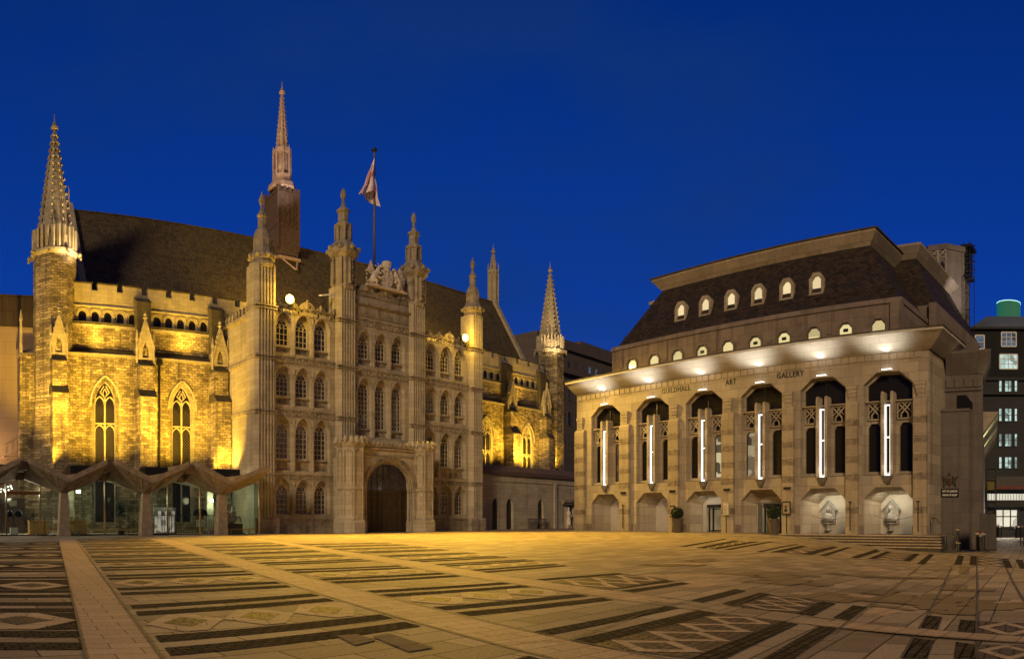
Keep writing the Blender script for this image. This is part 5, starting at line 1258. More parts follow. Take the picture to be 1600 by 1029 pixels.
# lettering
for s_, x0, x1 in (('GUILDHALL', -43.62, -40.16), ('ART', -36.16, -35.0), ('GALLERY', -30.78, -28.16)):
    me = text_mesh(s_, .68, .02); xs = [v.co.x for v in me.vertices]; w_ = max(xs)-min(xs)
    me.transform(Matrix.Scale((x1-x0)/w_, 4, (1, 0, 0))); xs = [v.co.x for v in me.vertices]; me.transform(Matrix.Translation((-(min(xs)+max(xs))/2, 0, 0)))
    me.materials.append(M['black']); inst('lettering', me, ga, ((x0+x1)/2, KD-.015, 13.28))
# dentil blocks and cove
q = MB(); q.box(GL, GR+.02, KD-.03, KD-.001, 13.80, 13.86); q.box(GL, GR+.02, KD-.10, KD-.001, 14.40, 14.46)
x = GL+.2; nden = 0
while x+.55 < GR: q.box(x, x+.58, KD-.07, KD-.001, 13.9, 14.38); x += .70; nden += 1
q.build('block_frieze', 'gal', ga)
q = MB(); prof = [(KD-.12, 14.46), (KD-.45, 14.62), (KD-1.0, 14.95), (KD-1.5, 15.32), (KD-1.78, 15.48)]
o = 0; vs = []
for (y, z) in prof:
    ov = (KD-y); vs += [(GL+.1, y, z), (GR+ov*.95, y, z)]
fs = [(2*k, 2*k+1, 2*k+3, 2*k+2) for k in range(4)]
# return of the cove along the right hand side
vr = []
for (y, z) in prof: vr += [(GR+(KD-y)*.95, 56.4, z)]
n0 = len(vs); vs += vr; fs += [(2*k+1, n0+k, n0+k+1, 2*k+3) for k in range(4)]
q.add(vs, fs); q.box(GL+.1, GR+1.7, KD-1.82, KD+.6, 15.481, 15.66); q.box(GR-.3, GR+1.72, KD+.6, 56.4, 15.481, 15.66)
q.build('cove_cornice', 'cove', ga)
q = MB(); q.box(GL+.05, GR+1.76, KD-1.88, KD+1.4, 15.661, 15.78); q.box(GR-.3, GR+1.78, KD+1.4, 56.4, 15.661, 15.78); q.build('gutter', 'ashdark', ga)
# attic storey
aw = [-48.9+2.985*k for k in range(10)]
q = MB(); AD = 53.5
q.wall([(-51.75, 15.6), (-20.1, 15.6), (-20.1, 18.85), (-51.75, 18.85)], [octtop(c, .60, 16.35, 17.25, 17.62, .34) for c in aw], AD, AD+.4); q.box(-20.5, -20.1, AD+.401, 62, 15.6, 18.85); q.box(-51.75, -51.4, AD+.401, 62, 15.6, 18.85)
q.build('attic_wall', 'attic', ga)
q = MB()
for c in aw: q.path([(c-.72, 16.1), (c-.72, 17.32), (c-.32, 17.76), (c+.32, 17.76), (c+.72, 17.32), (c+.72, 16.1)], .13, (AD-.12, AD+.02))
for k in range(9):
    c = aw[k]+1.49; q.box(c-.4, c+.4, AD-.2, AD-.001, 16.35, 16.75)
for k in range(0, 11, 2): q.box(-50.4+k*2.985-.25, -50.4+k*2.985+.25, AD-.1, AD-.001, 16.9, 18.8)
q.box(-20.9, -20.0, AD-.25, AD+.5, 15.6, 18.9); q.box(-21.9, -20.05, AD-.35, AD+.5, 15.6, 16.1); q.build('attic_trim', 'attic', ga)
for i, c in enumerate(aw):
    g_ = MB(); g_.wall(octtop(c, .61, 16.34, 17.25, 17.63, .34), [], AD+.10, AD+.13); go_ = g_.build('attic_window', 'litwin', ga)
    f = MB(); f.path([(c-.58, 16.36), (c-.58, 17.23), (c-.25, 17.59), (c+.25, 17.59), (c+.58, 17.23), (c+.58, 16.36), (c-.58, 16.36)], .045, (AD+.05, AD+.09))
    if i in (3, 5, 6, 8): f.box(c-.22, c+.22, AD+.05, AD+.09, 16.95, 17.22)
    f.build('frame', 'black', go_)
q = MB(); q.wedge(-51.9, -20.0, AD-.12, 62, 18.86, 19.35, AD+.1); q.build('attic_cornice', 'attic', ga)
# mansard roof
bl = [(-51.2, 53.8), (-20.35, 53.8), (-20.35, 76), (-51.2, 76)]; tl = [(-47.7, 57.0), (-24.3, 57.0), (-24.3, 73), (-47.7, 73)]
zb_, zt_ = 19.36, 25.3
q = MB(); q.add([(p[0], p[1], zb_) for p in bl]+[(p[0], p[1], zt_) for p in tl], [(0, 1, 5, 4), (1, 2, 6, 5), (2, 3, 7, 6), (3, 0, 4, 7), (4, 5, 6, 7)])
ro2 = q.build('mansard_roof', 'slate', ga)
def onroof(z): return 53.8+3.2*(z-zb_)/(zt_-zb_)
q = MB(); yk = onroof(20.35); q.box(-50.75, -20.85, yk-.07, yk+.1, 20.30, 20.40); q.build('roof_kerb', 'slate', ro2)
q = MB()
TB = [(-47.75, 56.95), (-24.25, 56.95), (-24.25, 73.1), (-47.75, 73.1)]; TT = [(-48.6, 56.2), (-23.4, 56.2), (-23.4, 74), (-48.6, 74)]
q.add([(p[0], p[1], zt_-.02) for p in TB]+[(p[0], p[1], zt_+.95) for p in TT]+[(p[0], p[1], zt_+1.12) for p in TT], [(0, 1, 5, 4), (1, 2, 6, 5), (2, 3, 7, 6), (3, 0, 4, 7), (4, 5, 9, 8), (5, 6, 10, 9), (6, 7, 11, 10), (7, 4, 8, 11), (8, 9, 10, 11)])
q.build('top_cornice', 'gal', ga)
q = MB(); q.box(-48.75, -23.25, 56.1, 74.1, zt_+1.121, zt_+1.26); q.build('top_coping', 'ashdark', ga)
q = MB(); q.box(-49.3, -47.9, 56.6, 72, 24.0, 24.35); q.build('end_ledge', 'gal', ga)
for k in range(6):
    c = -43.5+3.02*k; dg = thing if False else None
    ya = onroof(21.4)-.22
    q = MB(); q.wall(octtop(c, .72, 20.9, 22.3, 22.82, .40), [octtop(c, .47, 21.05, 22.15, 22.52, .28)], ya, ya+.35); q.wall(octtop(c, .60, 21.0, 22.25, 22.7, .36), [octtop(c, .48, 21.03, 22.16, 22.53, .28)], ya+.351, ya+2.0)
    do = q.build('dormer', 'gal', ga)
    q = MB(); q.wall(octtop(c, .47, 21.04, 22.16, 22.52, .28), [], ya+.28, ya+.31); q.build('dormer_window', 'litdorm', do)
    q = MB(); q.box(c-.72, c+.72, ya-.08, ya+.3, 20.86, 20.95); q.build('dormer_sill', 'gal', do)
# rear block with its own mansard, right
q = MB(); q.box(-30, -19.6, 60.8, 76, 15, 20.7); q.box(-19.9, -19.2, 60.3, 76, 17.0, 20.75); q.build('rear_wall', 'attic', ga)
q = MB(); q.add([(-30, 60.9, 20.71), (-19.5, 60.9, 20.71), (-19.5, 78, 20.71), (-30, 78, 20.71), (-30, 63.2, 26.0), (-22.2, 63.2, 26.0), (-22.2, 76, 26.0), (-30, 76, 26.0)], [(0, 1, 5, 4), (1, 2, 6, 5), (2, 3, 7, 6), (3, 0, 4, 7), (4, 5, 6, 7)]); q.build('rear_roof', 'slate', ga)
q = MB(); q.add([(-30, 63.15, 25.98), (-22.15, 63.15, 25.98), (-22.15, 76, 25.98), (-30, 76, 25.98), (-30, 62.4, 27.0), (-21.4, 62.4, 27.0), (-21.4, 76.5, 27.0), (-30, 76.5, 27.0), (-30, 62.4, 27.2), (-21.4, 62.4, 27.2), (-21.4, 76.5, 27.2), (-30, 76.5, 27.2)], [(0, 1, 5, 4), (1, 2, 6, 5), (4, 5, 9, 8), (5, 6, 10, 9), (8, 9, 10, 11)]); q.build('rear_cornice', 'gal', ga)
q = MB(); q.box(-25.5, -23.8, 66, 69, 27.2, 28.6); q.build('roof_housing', 'slate', ga)
# right wing, stepping back, with its side turned along the passage
WG = K
DT, DN = -.232, .973       # direction of the passage in the gallery frame
def back(u, y, s): return (u+DT*s, y+DN*s)
q = MB(); q.vprism([(GR+.001, 56.2), (-13.9, 56.2), back(-13.9, 56.2, 5), (GR+.001, 61)], -1.3, 13.2); q.build('wing', 'tower', ga)
q = MB(); q.box(GR+.001, -14.75, 54.999, 56.19, -1.3, 10.2); q.build('lower_wing', 'tower', ga)
q = MB(); q.wall([(-16.1, 10.3), (-14.75, 10.3), (-14.75, 10.8), (-15.3, 11.5), (-16.1, 11.5)], [], 56.15, 56.19); q.build('wing_window', 'glassb', ga)
q = MB(); q.box(GR+.01, -13.95, 56.05, 56.19, 11.85, 11.98)
for k in range(4): q.box(GR+.1+k*.80, GR+.78+k*.80, 56.1, 56.19, 12.15, 12.9)
q.box(GR+.01, -14.65, 54.9, 54.99, 10.0, 10.2); q.build('wing_trim', 'tower', ga)
q = MB(); e1 = back(-13.9, 56.2, 5); e2 = back(-12.95, 55.15, 6.2)
q.add([(GR+.3, 56.15, 13.2), (-13.85, 56.15, 13.2), (-12.95, 55.15, 14.75), (GR+.3, 55.15, 14.75), (e1[0]+.05, e1[1], 13.2), (e2[0], e2[1], 14.75), (-12.95, 55.15, 14.95), (GR+.3, 55.15, 14.95), (e2[0], e2[1], 14.95), (GR+.3, e2[1], 14.95)], [(0, 1, 2, 3), (1, 4, 5, 2), (3, 2, 6, 7), (2, 5, 8, 6), (7, 6, 8, 9), (4, 5, 8, 9)])
q.build('wing_cornice', 'tower', ga)
P = Fr(R(39.5)-math.pi/2)         # frame whose t axis runs along the passage
c0 = K.w((-13.9, 56.2, 0)); a_ = R(38.8)
dirp = (math.sin(a_), math.cos(a_)); nrm = (-math.cos(a_), math.sin(a_))
q = MB()
def kp(v, z):           # world xy to gallery frame
    return (v[0]*K.t[0]+v[1]*K.t[1], v[0]*K.n[0]+v[1]*K.n[1], z)
for s0, s1, h in ((5.2, 12, 9.4), (12.2, 24, 9.2), (24.2, 40, 9.0)):
    A_ = (c0.x+dirp[0]*s0, c0.y+dirp[1]*s0); B_ = (c0.x+dirp[0]*s1, c0.y+dirp[1]*s1); C_ = (B_[0]+nrm[0]*6, B_[1]+nrm[1]*6); D_ = (A_[0]+nrm[0]*6, A_[1]+nrm[1]*6)
    pts = [A_, B_, C_, D_]; q.add([kp(p, -1.3) for p in pts]+[kp(p, h) for p in pts], [(0, 1, 5, 4), (1, 2, 6, 5), (2, 3, 7, 6), (3, 0, 4, 7), (4, 5, 6, 7)])
q.build('passage_wall', 'tower', ga)
q = MB(); s0, s1, h = 1.5, 40, 9.0
A_ = (c0.x+dirp[0]*5.5, c0.y+dirp[1]*5.5); B_ = (c0.x+dirp[0]*s1, c0.y+dirp[1]*s1)
A2 = (A_[0]-nrm[0]*1.4, A_[1]-nrm[1]*1.4); B2 = (B_[0]-nrm[0]*1.4, B_[1]-nrm[1]*1.4)
q.add([kp(A_, h), kp(B_, h), kp(B2, h+1.9), kp(A2, h+1.9), kp(A_, h+1.9), kp(B_, h+1.9)], [(0, 1, 2, 3), (3, 2, 5, 4), (0, 3, 4)]); q.build('passage_cornice', 'gal', ga)
tcx_, tcy_ = -23.4, 77.5
wc = K.w((-12.9, 56.5, 11.5)); lamp('tower_light', 'SPOT', K.w((-17.5, 70.5, 23)), 1500, (1, .85, .78), .5, K.w((tcx_, tcy_, 29)), 60, .9)
lamp('passage_uplight', 'SPOT', wc, 120, (1, .85, .45), .15, K.w((-13.5, 57.8, 15)), 130, .9)
lamp('passage_uplight', 'SPOT', (A_[0]+dirp[0]*3-nrm[0]*.5, A_[1]+dirp[1]*3-nrm[1]*.5, 8.2), 200, (.9, .95, .45), .15, (A_[0]+dirp[0]*3-nrm[0]*.9, A_[1]+dirp[1]*3-nrm[1]*.9, 12), 130, .9)
lamp('passage_uplight', 'SPOT', (A_[0]+dirp[0]*12-nrm[0]*.5, A_[1]+dirp[1]*12-nrm[1]*.5, 8.2), 160, (.9, .95, .45), .15, (A_[0]+dirp[0]*12-nrm[0]*.9, A_[1]+dirp[1]*12-nrm[1]*.9, 12), 130, .9)
# tower of the library block behind
tw = thing('stone_tower', 'tall pale octagonal stone tower with slit windows behind the gallery roof', 'tower', K, (-23.6, 76, 0))
q = MB(); tcx, tcy = -23.5, 77.0; q.vprism(octa(tcx, tcy, 2.8), 0, 31.0); q.vprism(octa(tcx, tcy, 2.95), 31.0, 31.6); to = q.build('shaft', 'tower', tw)
q = MB()
for z in (27.4, 24.2, 21.0): q.vprism(octa(tcx, tcy, 2.86), z, z+.22)
q.build('string_course', 'tower', tw)
for k in (4.35, 5.0, 5.65):
    a = k*math.pi/4*1.0+math.pi/8*0
for fi in (5, 6):       # facets towards the yard
    a = math.pi/4*fi; r_in = 2.8*math.cos(math.pi/8)
    for q_ in (-.5, .5):
        cx_, cy_ = tcx+(r_in+.01)*math.cos(a)-math.sin(a)*q_, tcy+(r_in+.01)*math.sin(a)+math.cos(a)*q_
        w1 = MB(); tx, ty = -math.sin(a), math.cos(a); nx, ny = math.cos(a), math.sin(a)
        def pp(s, z, o=0): return (cx_+tx*s+nx*o, cy_+ty*s+ny*o, z)
        w1.add([pp(-.26, 28.0), pp(.26, 28.0), pp(.26, 29.4), pp(0, 29.8), pp(-.26, 29.4)], [(0, 1, 2, 3, 4)]); w1.build('window', 'glass', to)
        w1 = MB()
        for e0, e1 in ((pp(-.4, 27.8, .05), pp(-.42, 31.0, .05)), (pp(.42, 27.8, .05), pp(.42, 31.0, .05)), (pp(-.42, 30.3, .05), pp(.42, 31.0, .05)), (pp(.42, 30.3, .05), pp(-.42, 31.0, .05)), (pp(-.42, 30.2, .05), pp(.42, 30.2, .05))): w1.limb([e0, e1], [.06, .06], 4)
        w1.build('window_tracery', 'gal', to)
# scaffold on the right side of the tower
sf = thing('scaffold', 'dark scaffold platform and lit netting climbing the right side of the stone tower', 'scaffold', K, (-20.8, 77, 17))
q = MB(); rr2 = random.Random(2)
for x in (-21.0, -20.3):
    q.limb([(x, 76, 16), (x, 76, 32.2)], [.05, .05], 5); q.limb([(x, 78, 16), (x, 78, 32.2)], [.05, .05], 5)
for k in range(8): z = 17+k*1.9; q.limb([(-21.0, 76, z), (-20.3, 76, z)], [.04, .04], 4); q.limb([(-21.0, 76, z), (-20.3, 76, z+1.9)], [.03, .03], 4)
for k in range(5): z = 28.0+k*.9; q.limb([(-21.0, 76, z), (-19.6, 76, z+.1)], [.07, .07], 5)
q.build('frame', 'black', sf)
q = MB(); q.box(-21.2, -20.2, 75.8, 78, 28.3, 28.5); q.box(-21.3, -20.0, 75.8, 78, 31.6, 31.9); q.box(-21.0, -20.4, 76.2, 77.8, 28.5, 31.6); q.build('platform', 'black', sf)
q = MB(); q.box(-21.1, -20.95, 75.6, 78, 14, 28.2); q.build('netting', 'bgstone', sf)
# revolving doors and lit lobby
for i, c in ((2, BC[2]), (3, BC[3])):
    t_ = thing('revolving_door', ('glass revolving door with dark frame in the alcove left of the framed notice' if i == 2 else 'glass revolving door with dark frame in the alcove right of the stone coloured notice'), 'door', K, (c, 54.9, 0), 'revolving doors of the gallery')
    q = MB(); q.lathe(c-.3, 54.75, [(1.1, 2.3), (1.1, 2.6)], 16); q.lathe(c-.3, 54.75, [(1.12, 0.0), (1.12, .06)], 16); q.build('drum', 'black', t_)
    for k in range(4):
        a = math.pi/4+math.pi/2*k+.35; q = MB(); x, y = c-.3+.98*math.cos(a), 54.75+.98*math.sin(a)
        q.limb([(x, y, .06), (x, y, 2.3)], [.09, .09], 5); q.limb([(c-.3, 54.75, .15), (x, y, .15)], [.04, .04], 4); q.limb([(c-.3, 54.75, 2.2), (x, y, 2.2)], [.04, .04], 4); q.build('leaf', 'black', t_)
    q = MB(); q.box(c-1.52, c-1.15, 53.9, 53.95, 0, 2.6); q.box(c+1.45, c+1.5, 53.9, 53.95, 0, 2.6); q.box(c-1.15, c-1.08, 53.87, 53.95, 0, 2.6); q.box(c-1.52, c+1.5, 53.87, 53.95, 2.601, 2.74)
    q.build('frame', 'alcove' if i == 2 else 'steel', t_)
q = MB(); q.box(-41, -30, 58.5, 58.6, 0, 3.6); q.box(-41, -30, 54.5, 58.5, 3.4, 3.5); q.box(-41, -30, 54.5, 58.5, .0, .02); q.box(-41, -40.9, 54.6, 58.5, 0, 3.4); q.box(-30.1, -30, 54.6, 58.5, 0, 3.4); q.build('lobby', 'alcove', ga)
lamp('lobby_light', 'POINT', K.w((-38, 56.8, 3.0)), 80, (1, .86, .5), .3); lamp('lobby_light', 'POINT', K.w((-32, 56.8, 3.0)), 90, (1, .9, .6), .3)
# alcove lights
for c, pw, cl in ((BC[0], 5, (1, .92, .75)), (BC[1], 5, (1, .92, .78)), (BC[4], 62, (1, .88, .62)), (BC[5], 66, (1, .88, .62)), (BC[2], 14, (1, .9, .7))):
    l_ = lamp('alcove_light', 'AREA', K.w((c, 53.0, 3.35)), pw, cl, 1.0, K.w((c, 54.0, .4)))
    l_.data.shape = 'RECTANGLE'; l_.data.size = 2.2; l_.data.size_y = .2
# busts
def bust(c, lab, right=True, turn=0):
    t_ = thing('niche_bust', lab, 'statue', K, (c, 54.38, .8), 'stone busts in the gallery alcoves'); y = 54.15
    q = MB(); q.wall([(c-.62, .85), (c+.62, .85), (c+.62, 2.05), (c+.78, 2.0), (c, 2.88), (c-.78, 2.0), (c-.62, 2.05)], [], 54.22, 54.39)
    q.path([(c-.78, 2.0), (c, 2.88), (c+.78, 2.0)], .13, (54.05, 54.221)); q.build('gabled_niche', 'sculptb', t_)
    q = MB(); q.smooth = True
    q.limb([(c, y, .95), (c, y, 1.15), (c, y-.03, 1.4), (c, y-.03, 1.62), (c, y-.02, 1.78), (c+turn*.02, y-.02, 1.95)], [.30, .50, .47, .34, .15, .13], 14)
    for sx in (-1, 1): q.ball((c+sx*.36, y-.02, 1.42), .2, .2, .24); q.limb([(c+sx*.46, y-.05, 1.4), (c+sx*.48, y-.15, 1.15), (c+sx*.15, y-.3, 1.12)], [.14, .12, .07])
    for k in range(5): q.limb([(c-.3+.15*k, y-.2-.1*(k == 2), 1.62-.04*abs(k-2)), (c-.26+.13*k, y-.3, 1.1)], [.05, .05], 5)
    bo_ = q.build('body', 'sculptb', t_)
    q = MB(); q.smooth = True; hx = c+turn*.05
    q.ball((hx, y-.05, 2.1), .15, .18, .22, 14, 10); q.limb([(hx, y-.22, 2.14), (hx+turn*.02, y-.27, 2.06), (hx, y-.22, 2.03)], [.02, .035, .02], 6)
    q.ball((hx, y-.14, 1.94), .09, .08, .07)
    for sx in (-1, 1): q.ball((hx+sx*.06, y-.19, 2.14), .028, .02, .02); q.ball((hx+sx*.15, y-.03, 2.08), .025, .04, .05)
    q.box(hx-.045, hx+.045, y-.225, y-.2, 1.985, 1.998); q.build('head', 'sculptb', t_)
    q = MB(); q.smooth = True
    for k in range(12):
        a = math.pi*(k/11); q.ball((hx+.19*math.cos(a), y+.03, 2.08+.2*math.sin(a)), .075)
    for sx in (-1, 1):
        for k in range(3): q.ball((hx+sx*(.2+.02*k), y-.04, 2.0-.1*k), .075)
    q.build('hair', 'sculptb', t_)
    q = MB(); q.lathe(c, y, [(.16, .2), (.30, .3), (.2, .45), (.2, .75), (.42, .85), (.42, .95)], 10); q.build('pedestal', 'sculptb', t_)
bust(-26.95+.0, 'stone bust with curly hair in a gabled niche, second alcove from the right', turn=1); bust(-21.15, 'stone bust with long hair in a gabled niche, rightmost alcove', turn=-1)
bust(-43.75, 'dim stone bust in the second alcove from the left', turn=1)
# rope lines across the two right alcoves
rp_ = thing('barrier_rope', 'thin dark rope hanging across the second alcove from the right', 'rope', K, (BC[4], 53.3, 1.2), 'ropes across the bust alcoves')
def rope(c, root):
    q = MB(); n = 8; pts = [(c-1.8+3.6*k/n, 53.4, 1.55-.35*math.sin(math.pi*k/n)) for k in range(n+1)]; q.limb(pts, [.02]*(n+1), 5); q.build('rope', 'black', root)
rope(BC[4], rp_); rp2 = thing('barrier_rope', 'thin dark rope hanging across the rightmost alcove', 'rope', K, (BC[5], 53.3, 1.2), 'ropes across the bust alcoves'); rope(BC[5], rp2)
# posts and notice boards at the piers
def board(c, lab, framed=True, w=.62, h=1.1, z=1.4, post=True):
    t_ = thing('notice_board', lab, 'notice board', K, (c, KD-.5, 0), 'notice boards by the gallery piers')
    q = MB(); q.box(c-w/2, c+w/2, KD-.56, KD-.48, z, z+h); q.build('case', 'black' if framed else 'gal', t_)
    q = MB(); q.box(c-w/2+.08, c+w/2-.08, KD-.575, KD-.561, z+.1, z+h-.12); q.build('poster', 'panel' if framed else 'alcove', t_)
    if post: q = MB(); q.box(c-.03, c+.03, KD-.52, KD-.46, 0, z-.002); q.build('post', 'black', t_)
    if framed: q = MB(); q.ball((c-.04, KD-.58, z+h*.6), .09, .012, .12); q.box(c-.17, c+.08, KD-.586, KD-.576, z+.25, z+h*.45); q.build('portrait', 'black', t_)
    else:
        for k in range(6): q = MB(); q.box(c-.2, c+.2-.06*(k % 3), KD-.582, KD-.576, z+.2+k*.12, z+.24+k*.12); q.build('text_line', 'attic', t_)
board(-41.9, 'small dark framed notice behind the left potted bush'); board(-35.75, 'pale notice with lines of text on a thin post between the revolving doors', False, .7, 1.2, 1.55); board(-29.55, 'dark framed portrait poster beside the right potted bush', True, .78, 1.15, 1.6); board(-29.9+.0-0, 'x', True) if False else None
for i, (c, lab) in enumerate(((-48.4, 'thin dark rod on the second pier from the left'), (-23.7, 'thin dark rod on the pier between the bust alcoves'), (-17.9, 'thin dark rod on the rightmost pier'))):
    t_ = thing('wall_rod', lab, 'rod', K, (c, KD-.45, .2), 'thin rods on the gallery piers'); q = MB(); q.box(c-.03, c+.03, KD-.45, KD-.40, .3, 2.6); q.build('rod', 'black', t_); q = MB(); q.box(c-.14, c+.14, KD-.46, KD-.37, 2.6, 2.66); q.build('top_plate', 'black', t_)
# potted bushes
def bush(c, y, lab):
    t_ = thing('potted_bush', lab, 'potted plant', K, (c, y, 0), 'clipped round bushes in pots before the gallery doors')
    q = MB(); q.lathe(c, y, [(.36, .0), (.38, .02), (.50, 1.12), (.56, 1.14), (.56, 1.26), (.48, 1.26), (.46, 1.15)], 20); q.smooth = False; q.build('pot', 'pot', t_)
    q = MB(); q.lathe(c, y, [(.46, 1.1), (.46, 1.16)], 16); q.limb([(c, y, 1.1), (c, y, 1.6)], [.05, .04], 6); q.build('stem', 'oak', t_)
    q = MB(); r3 = random.Random(int(c*10)); leafball(q, (c, y, 1.78), .58, .54, 2000, .075, r3, .5); q.build('foliage', 'leaf', t_)
u1 = K.u(1058.3, 50.0); u2 = K.u(1209, 48.6)
bush(u1, 50.0, 'clipped round bush in a dark pot by the second alcove from the left'); bush(u2, 48.6, 'clipped round bush in a dark pot right of the second revolving door')
# plaque with emblem
pq = thing('name_plaque', 'black plaque with white lettering below a carved coat of arms', 'sign', K, (-15.9, 54.99, 4.0))
x0, z0 = K.p(1471, 776.5, 55); x1, z1 = K.p(1498, 763, 55)
q = MB(); q.box(x0, x1, 54.93, 54.999, z0, z1); q.build('board', 'black', pq)
for s_, zz_ in (('CITY OF LONDON', .58), ('GUILDHALL ART GALLERY', .16)):
    me = text_mesh(s_, .24 if zz_ > .5 else .20, .004); xs = [v.co.x for v in me.vertices]; w_ = max(xs)-min(xs); k_ = (x1-x0)*.86/w_
    me.transform(Matrix.Scale(k_, 4, (1, 0, 0))); me.materials.append(M['white']); inst('lettering', me, pq, ((x0+x1)/2, 54.922, z0+(z1-z0)*zz_))
cr_ = MB(); cc = (x0+x1)/2; zc = z1+.55
cr_.wall([(cc-.22, zc+.3), (cc+.22, zc+.3), (cc+.22, zc-.1), (cc, zc-.38), (cc-.22, zc-.1)], [], 54.9, 54.999)
for sx in (-1, 1):
    for k in range(5): cr_.limb([(cc+sx*.26, 54.95, zc-.2+.1*k), (cc+sx*(.45+.06*k), 54.94, zc-.1+.14*k), (cc+sx*(.5-.02*k), 54.95, zc-.3+.16*k)], [.04, .05, .02], 5)
    cr_.limb([(cc+sx*.5, 54.95, zc-.4), (cc+sx*.4, 54.93, zc+.1), (cc+sx*.3, 54.93, zc+.4), (cc+sx*.22, 54.93, zc+.5)], [.07, .09, .06, .04], 6)
cr_.ball((cc, 54.94, zc+.1), .13, .06, .14); cr_.limb([(cc, 54.94, zc+.55), (cc, 54.94, zc+.85)], [.12, .03], 6); cr_.build('coat_of_arms', 'ashdark', pq)
q = MB(); q.box(cc-.22, cc+.22, 54.88, 54.899, zc+.04, zc+.12); q.box(cc-.035, cc+.035, 54.875, 54.8795, zc-.3, zc+.3); q.build('shield_cross', 'red', pq)
# steps before the gallery, right
stp = MB(); rsr = MB()
for k in range(5):
    y0 = 51.3-.5*k; z1_ = -.2*k; uR_ = -15.9+.17*k
    stp.box(-31, uR_+.03, y0-.53, 53 if k == 0 else y0+.01, z1_-.07, z1_-.012 if k == 0 else z1_)
    rsr.box(-31, uR_, y0-.5, 53 if k == 0 else y0+.01, -1.6, z1_-.072)
stp.top('steps', 'pale', K, (-22, 50, 0), kind='structure'); rsr.top('step_risers', 'ashdark', K, (-22, 50, 0), kind='structure')  # risers coloured dark to stand in for the shade under the nosings
hr = thing('handrail', 'dark metal handrail sloping down beside the right end of the steps', 'handrail', K, (-15.9, 51.5, -.4))
q = MB(); q.limb([(-16.9, 51.9, 1.35), (-16.5, 51.6, 1.3), (-14.9, 50.2, .15), (-14.3, 49.7, -.15), (-14.0, 49.5, -.2)], [.05]*5, 6); q.build('rail', 'black', hr)
for x, y, z0_, z1_ in ((-16.8, 51.85, -.1, 1.3), (-15.4, 50.65, -.7, .5), (-15.15, 50.45, -.8, .3), (-14.2, 49.65, -1.1, -.15)):
    q = MB(); q.box(x-.04, x+.04, y-.04, y+.04, z0_, z1_); q.build('post', 'steel', hr)

# ================================================================== things at the right: passage, offices, tower
def world_at(x, y=None, r=None, z=0):
    a = (x-800)/FP; return (r*math.sin(a), r*math.cos(a))
def bollard(x, ybase, r, h, lab):
    a = (x-800)/FP; wx, wy = r*math.sin(a), r*math.cos(a); z0 = EYE-(ybase-HY)/FP*r
    t_ = thing('bollard', lab, 'bollard', W0, (wx, wy, z0), 'black bollards with white and red heads')
    q = MB(); q.lathe(wx, wy, [(.17, z0), (.17, z0+.12), (.12, z0+.2), (.11, z0+h*.80)], 12); q.build('post', 'black', t_)
    q = MB(); q.lathe(wx, wy, [(.12, z0+h*.801), (.15, z0+h*.83), (.15, z0+h*.90)], 12); q.build('white_band', 'bollwhite', t_)
    q = MB(); q.lathe(wx, wy, [(.14, z0+h*.901), (.13, z0+h*.96), (.04, z0+h)], 12); q.build('head', 'bollred', t_)
bollard(1496.5, 849, 50, 1.15, 'black bollard standing by the handrail above a lower one'); bollard(1497.5, 862, 42, .62, 'short black bollard at the foot of the steps')
bollard(1527.5, 860.5, 50, 1.45, 'leftmost bollard of the three standing together left of the dark cabinet'); bollard(1532.5, 860.5, 51, 1.3, 'middle bollard of the three standing together left of the dark cabinet'); bollard(1536.5, 860, 49, 1.35, 'rightmost bollard of the three standing together left of the dark cabinet')
PA = Fr(R(39.0))
def at(x, y, D): return PA.p(x, y, D)
# cabinet
x0, z0 = at(1531, 860, 52); x1, z1 = at(1557, 802, 52)
cb = thing('dark_cabinet', 'tall dark grey cabinet at the entrance of the passage', 'cabinet', PA, ((x0+x1)/2, 52, z0))
q = MB(); q.box(x0, x1, 52, 53, z0, z1); q.build('body', 'attic' if False else M['black'], cb)
q = MB(); q.box(x0+.03, (x0+x1)/2-.01, 51.97, 51.999, z0+.1, z1-.05); q.build('door', plain('cabinet_paint', (.05, .045, .042), .5), cb); q = MB(); q.box((x0+x1)/2+.01, x1-.03, 51.97, 51.999, z0+.1, z1-.05); q.build('door', bpy.data.materials['cabinet_paint'], cb)
# scaffold of the passage
x0, z0 = at(1541, 802, 58); x1, z1 = at(1556, 733, 58)
s2 = thing('scaffold_tower', 'narrow scaffold tower with greenish lit sheet above the dark cabinet', 'scaffold', PA, ((x0+x1)/2, 58, z0))
for x in (x0, x1):
    q = MB(); q.limb([(x, 58, -1.2), (x, 58, z1)], [.05, .05], 5); q.build('pole', 'black', s2)
q = MB()
for k in range(5): z = z0+(z1-z0)*k/4; q.limb([(x0, 58, z), (x1, 58, z)], [.04, .04], 4)
q.build('ledger', 'black', s2); q = MB(); zb_ = at(1548, 765, 58)[1]; q.box(x0+.1, x1-.1, 58.1, 58.2, zb_, zb_+.85); q.build('sheet', plain('green_sheet', (.12, .10, .02), .7), s2)
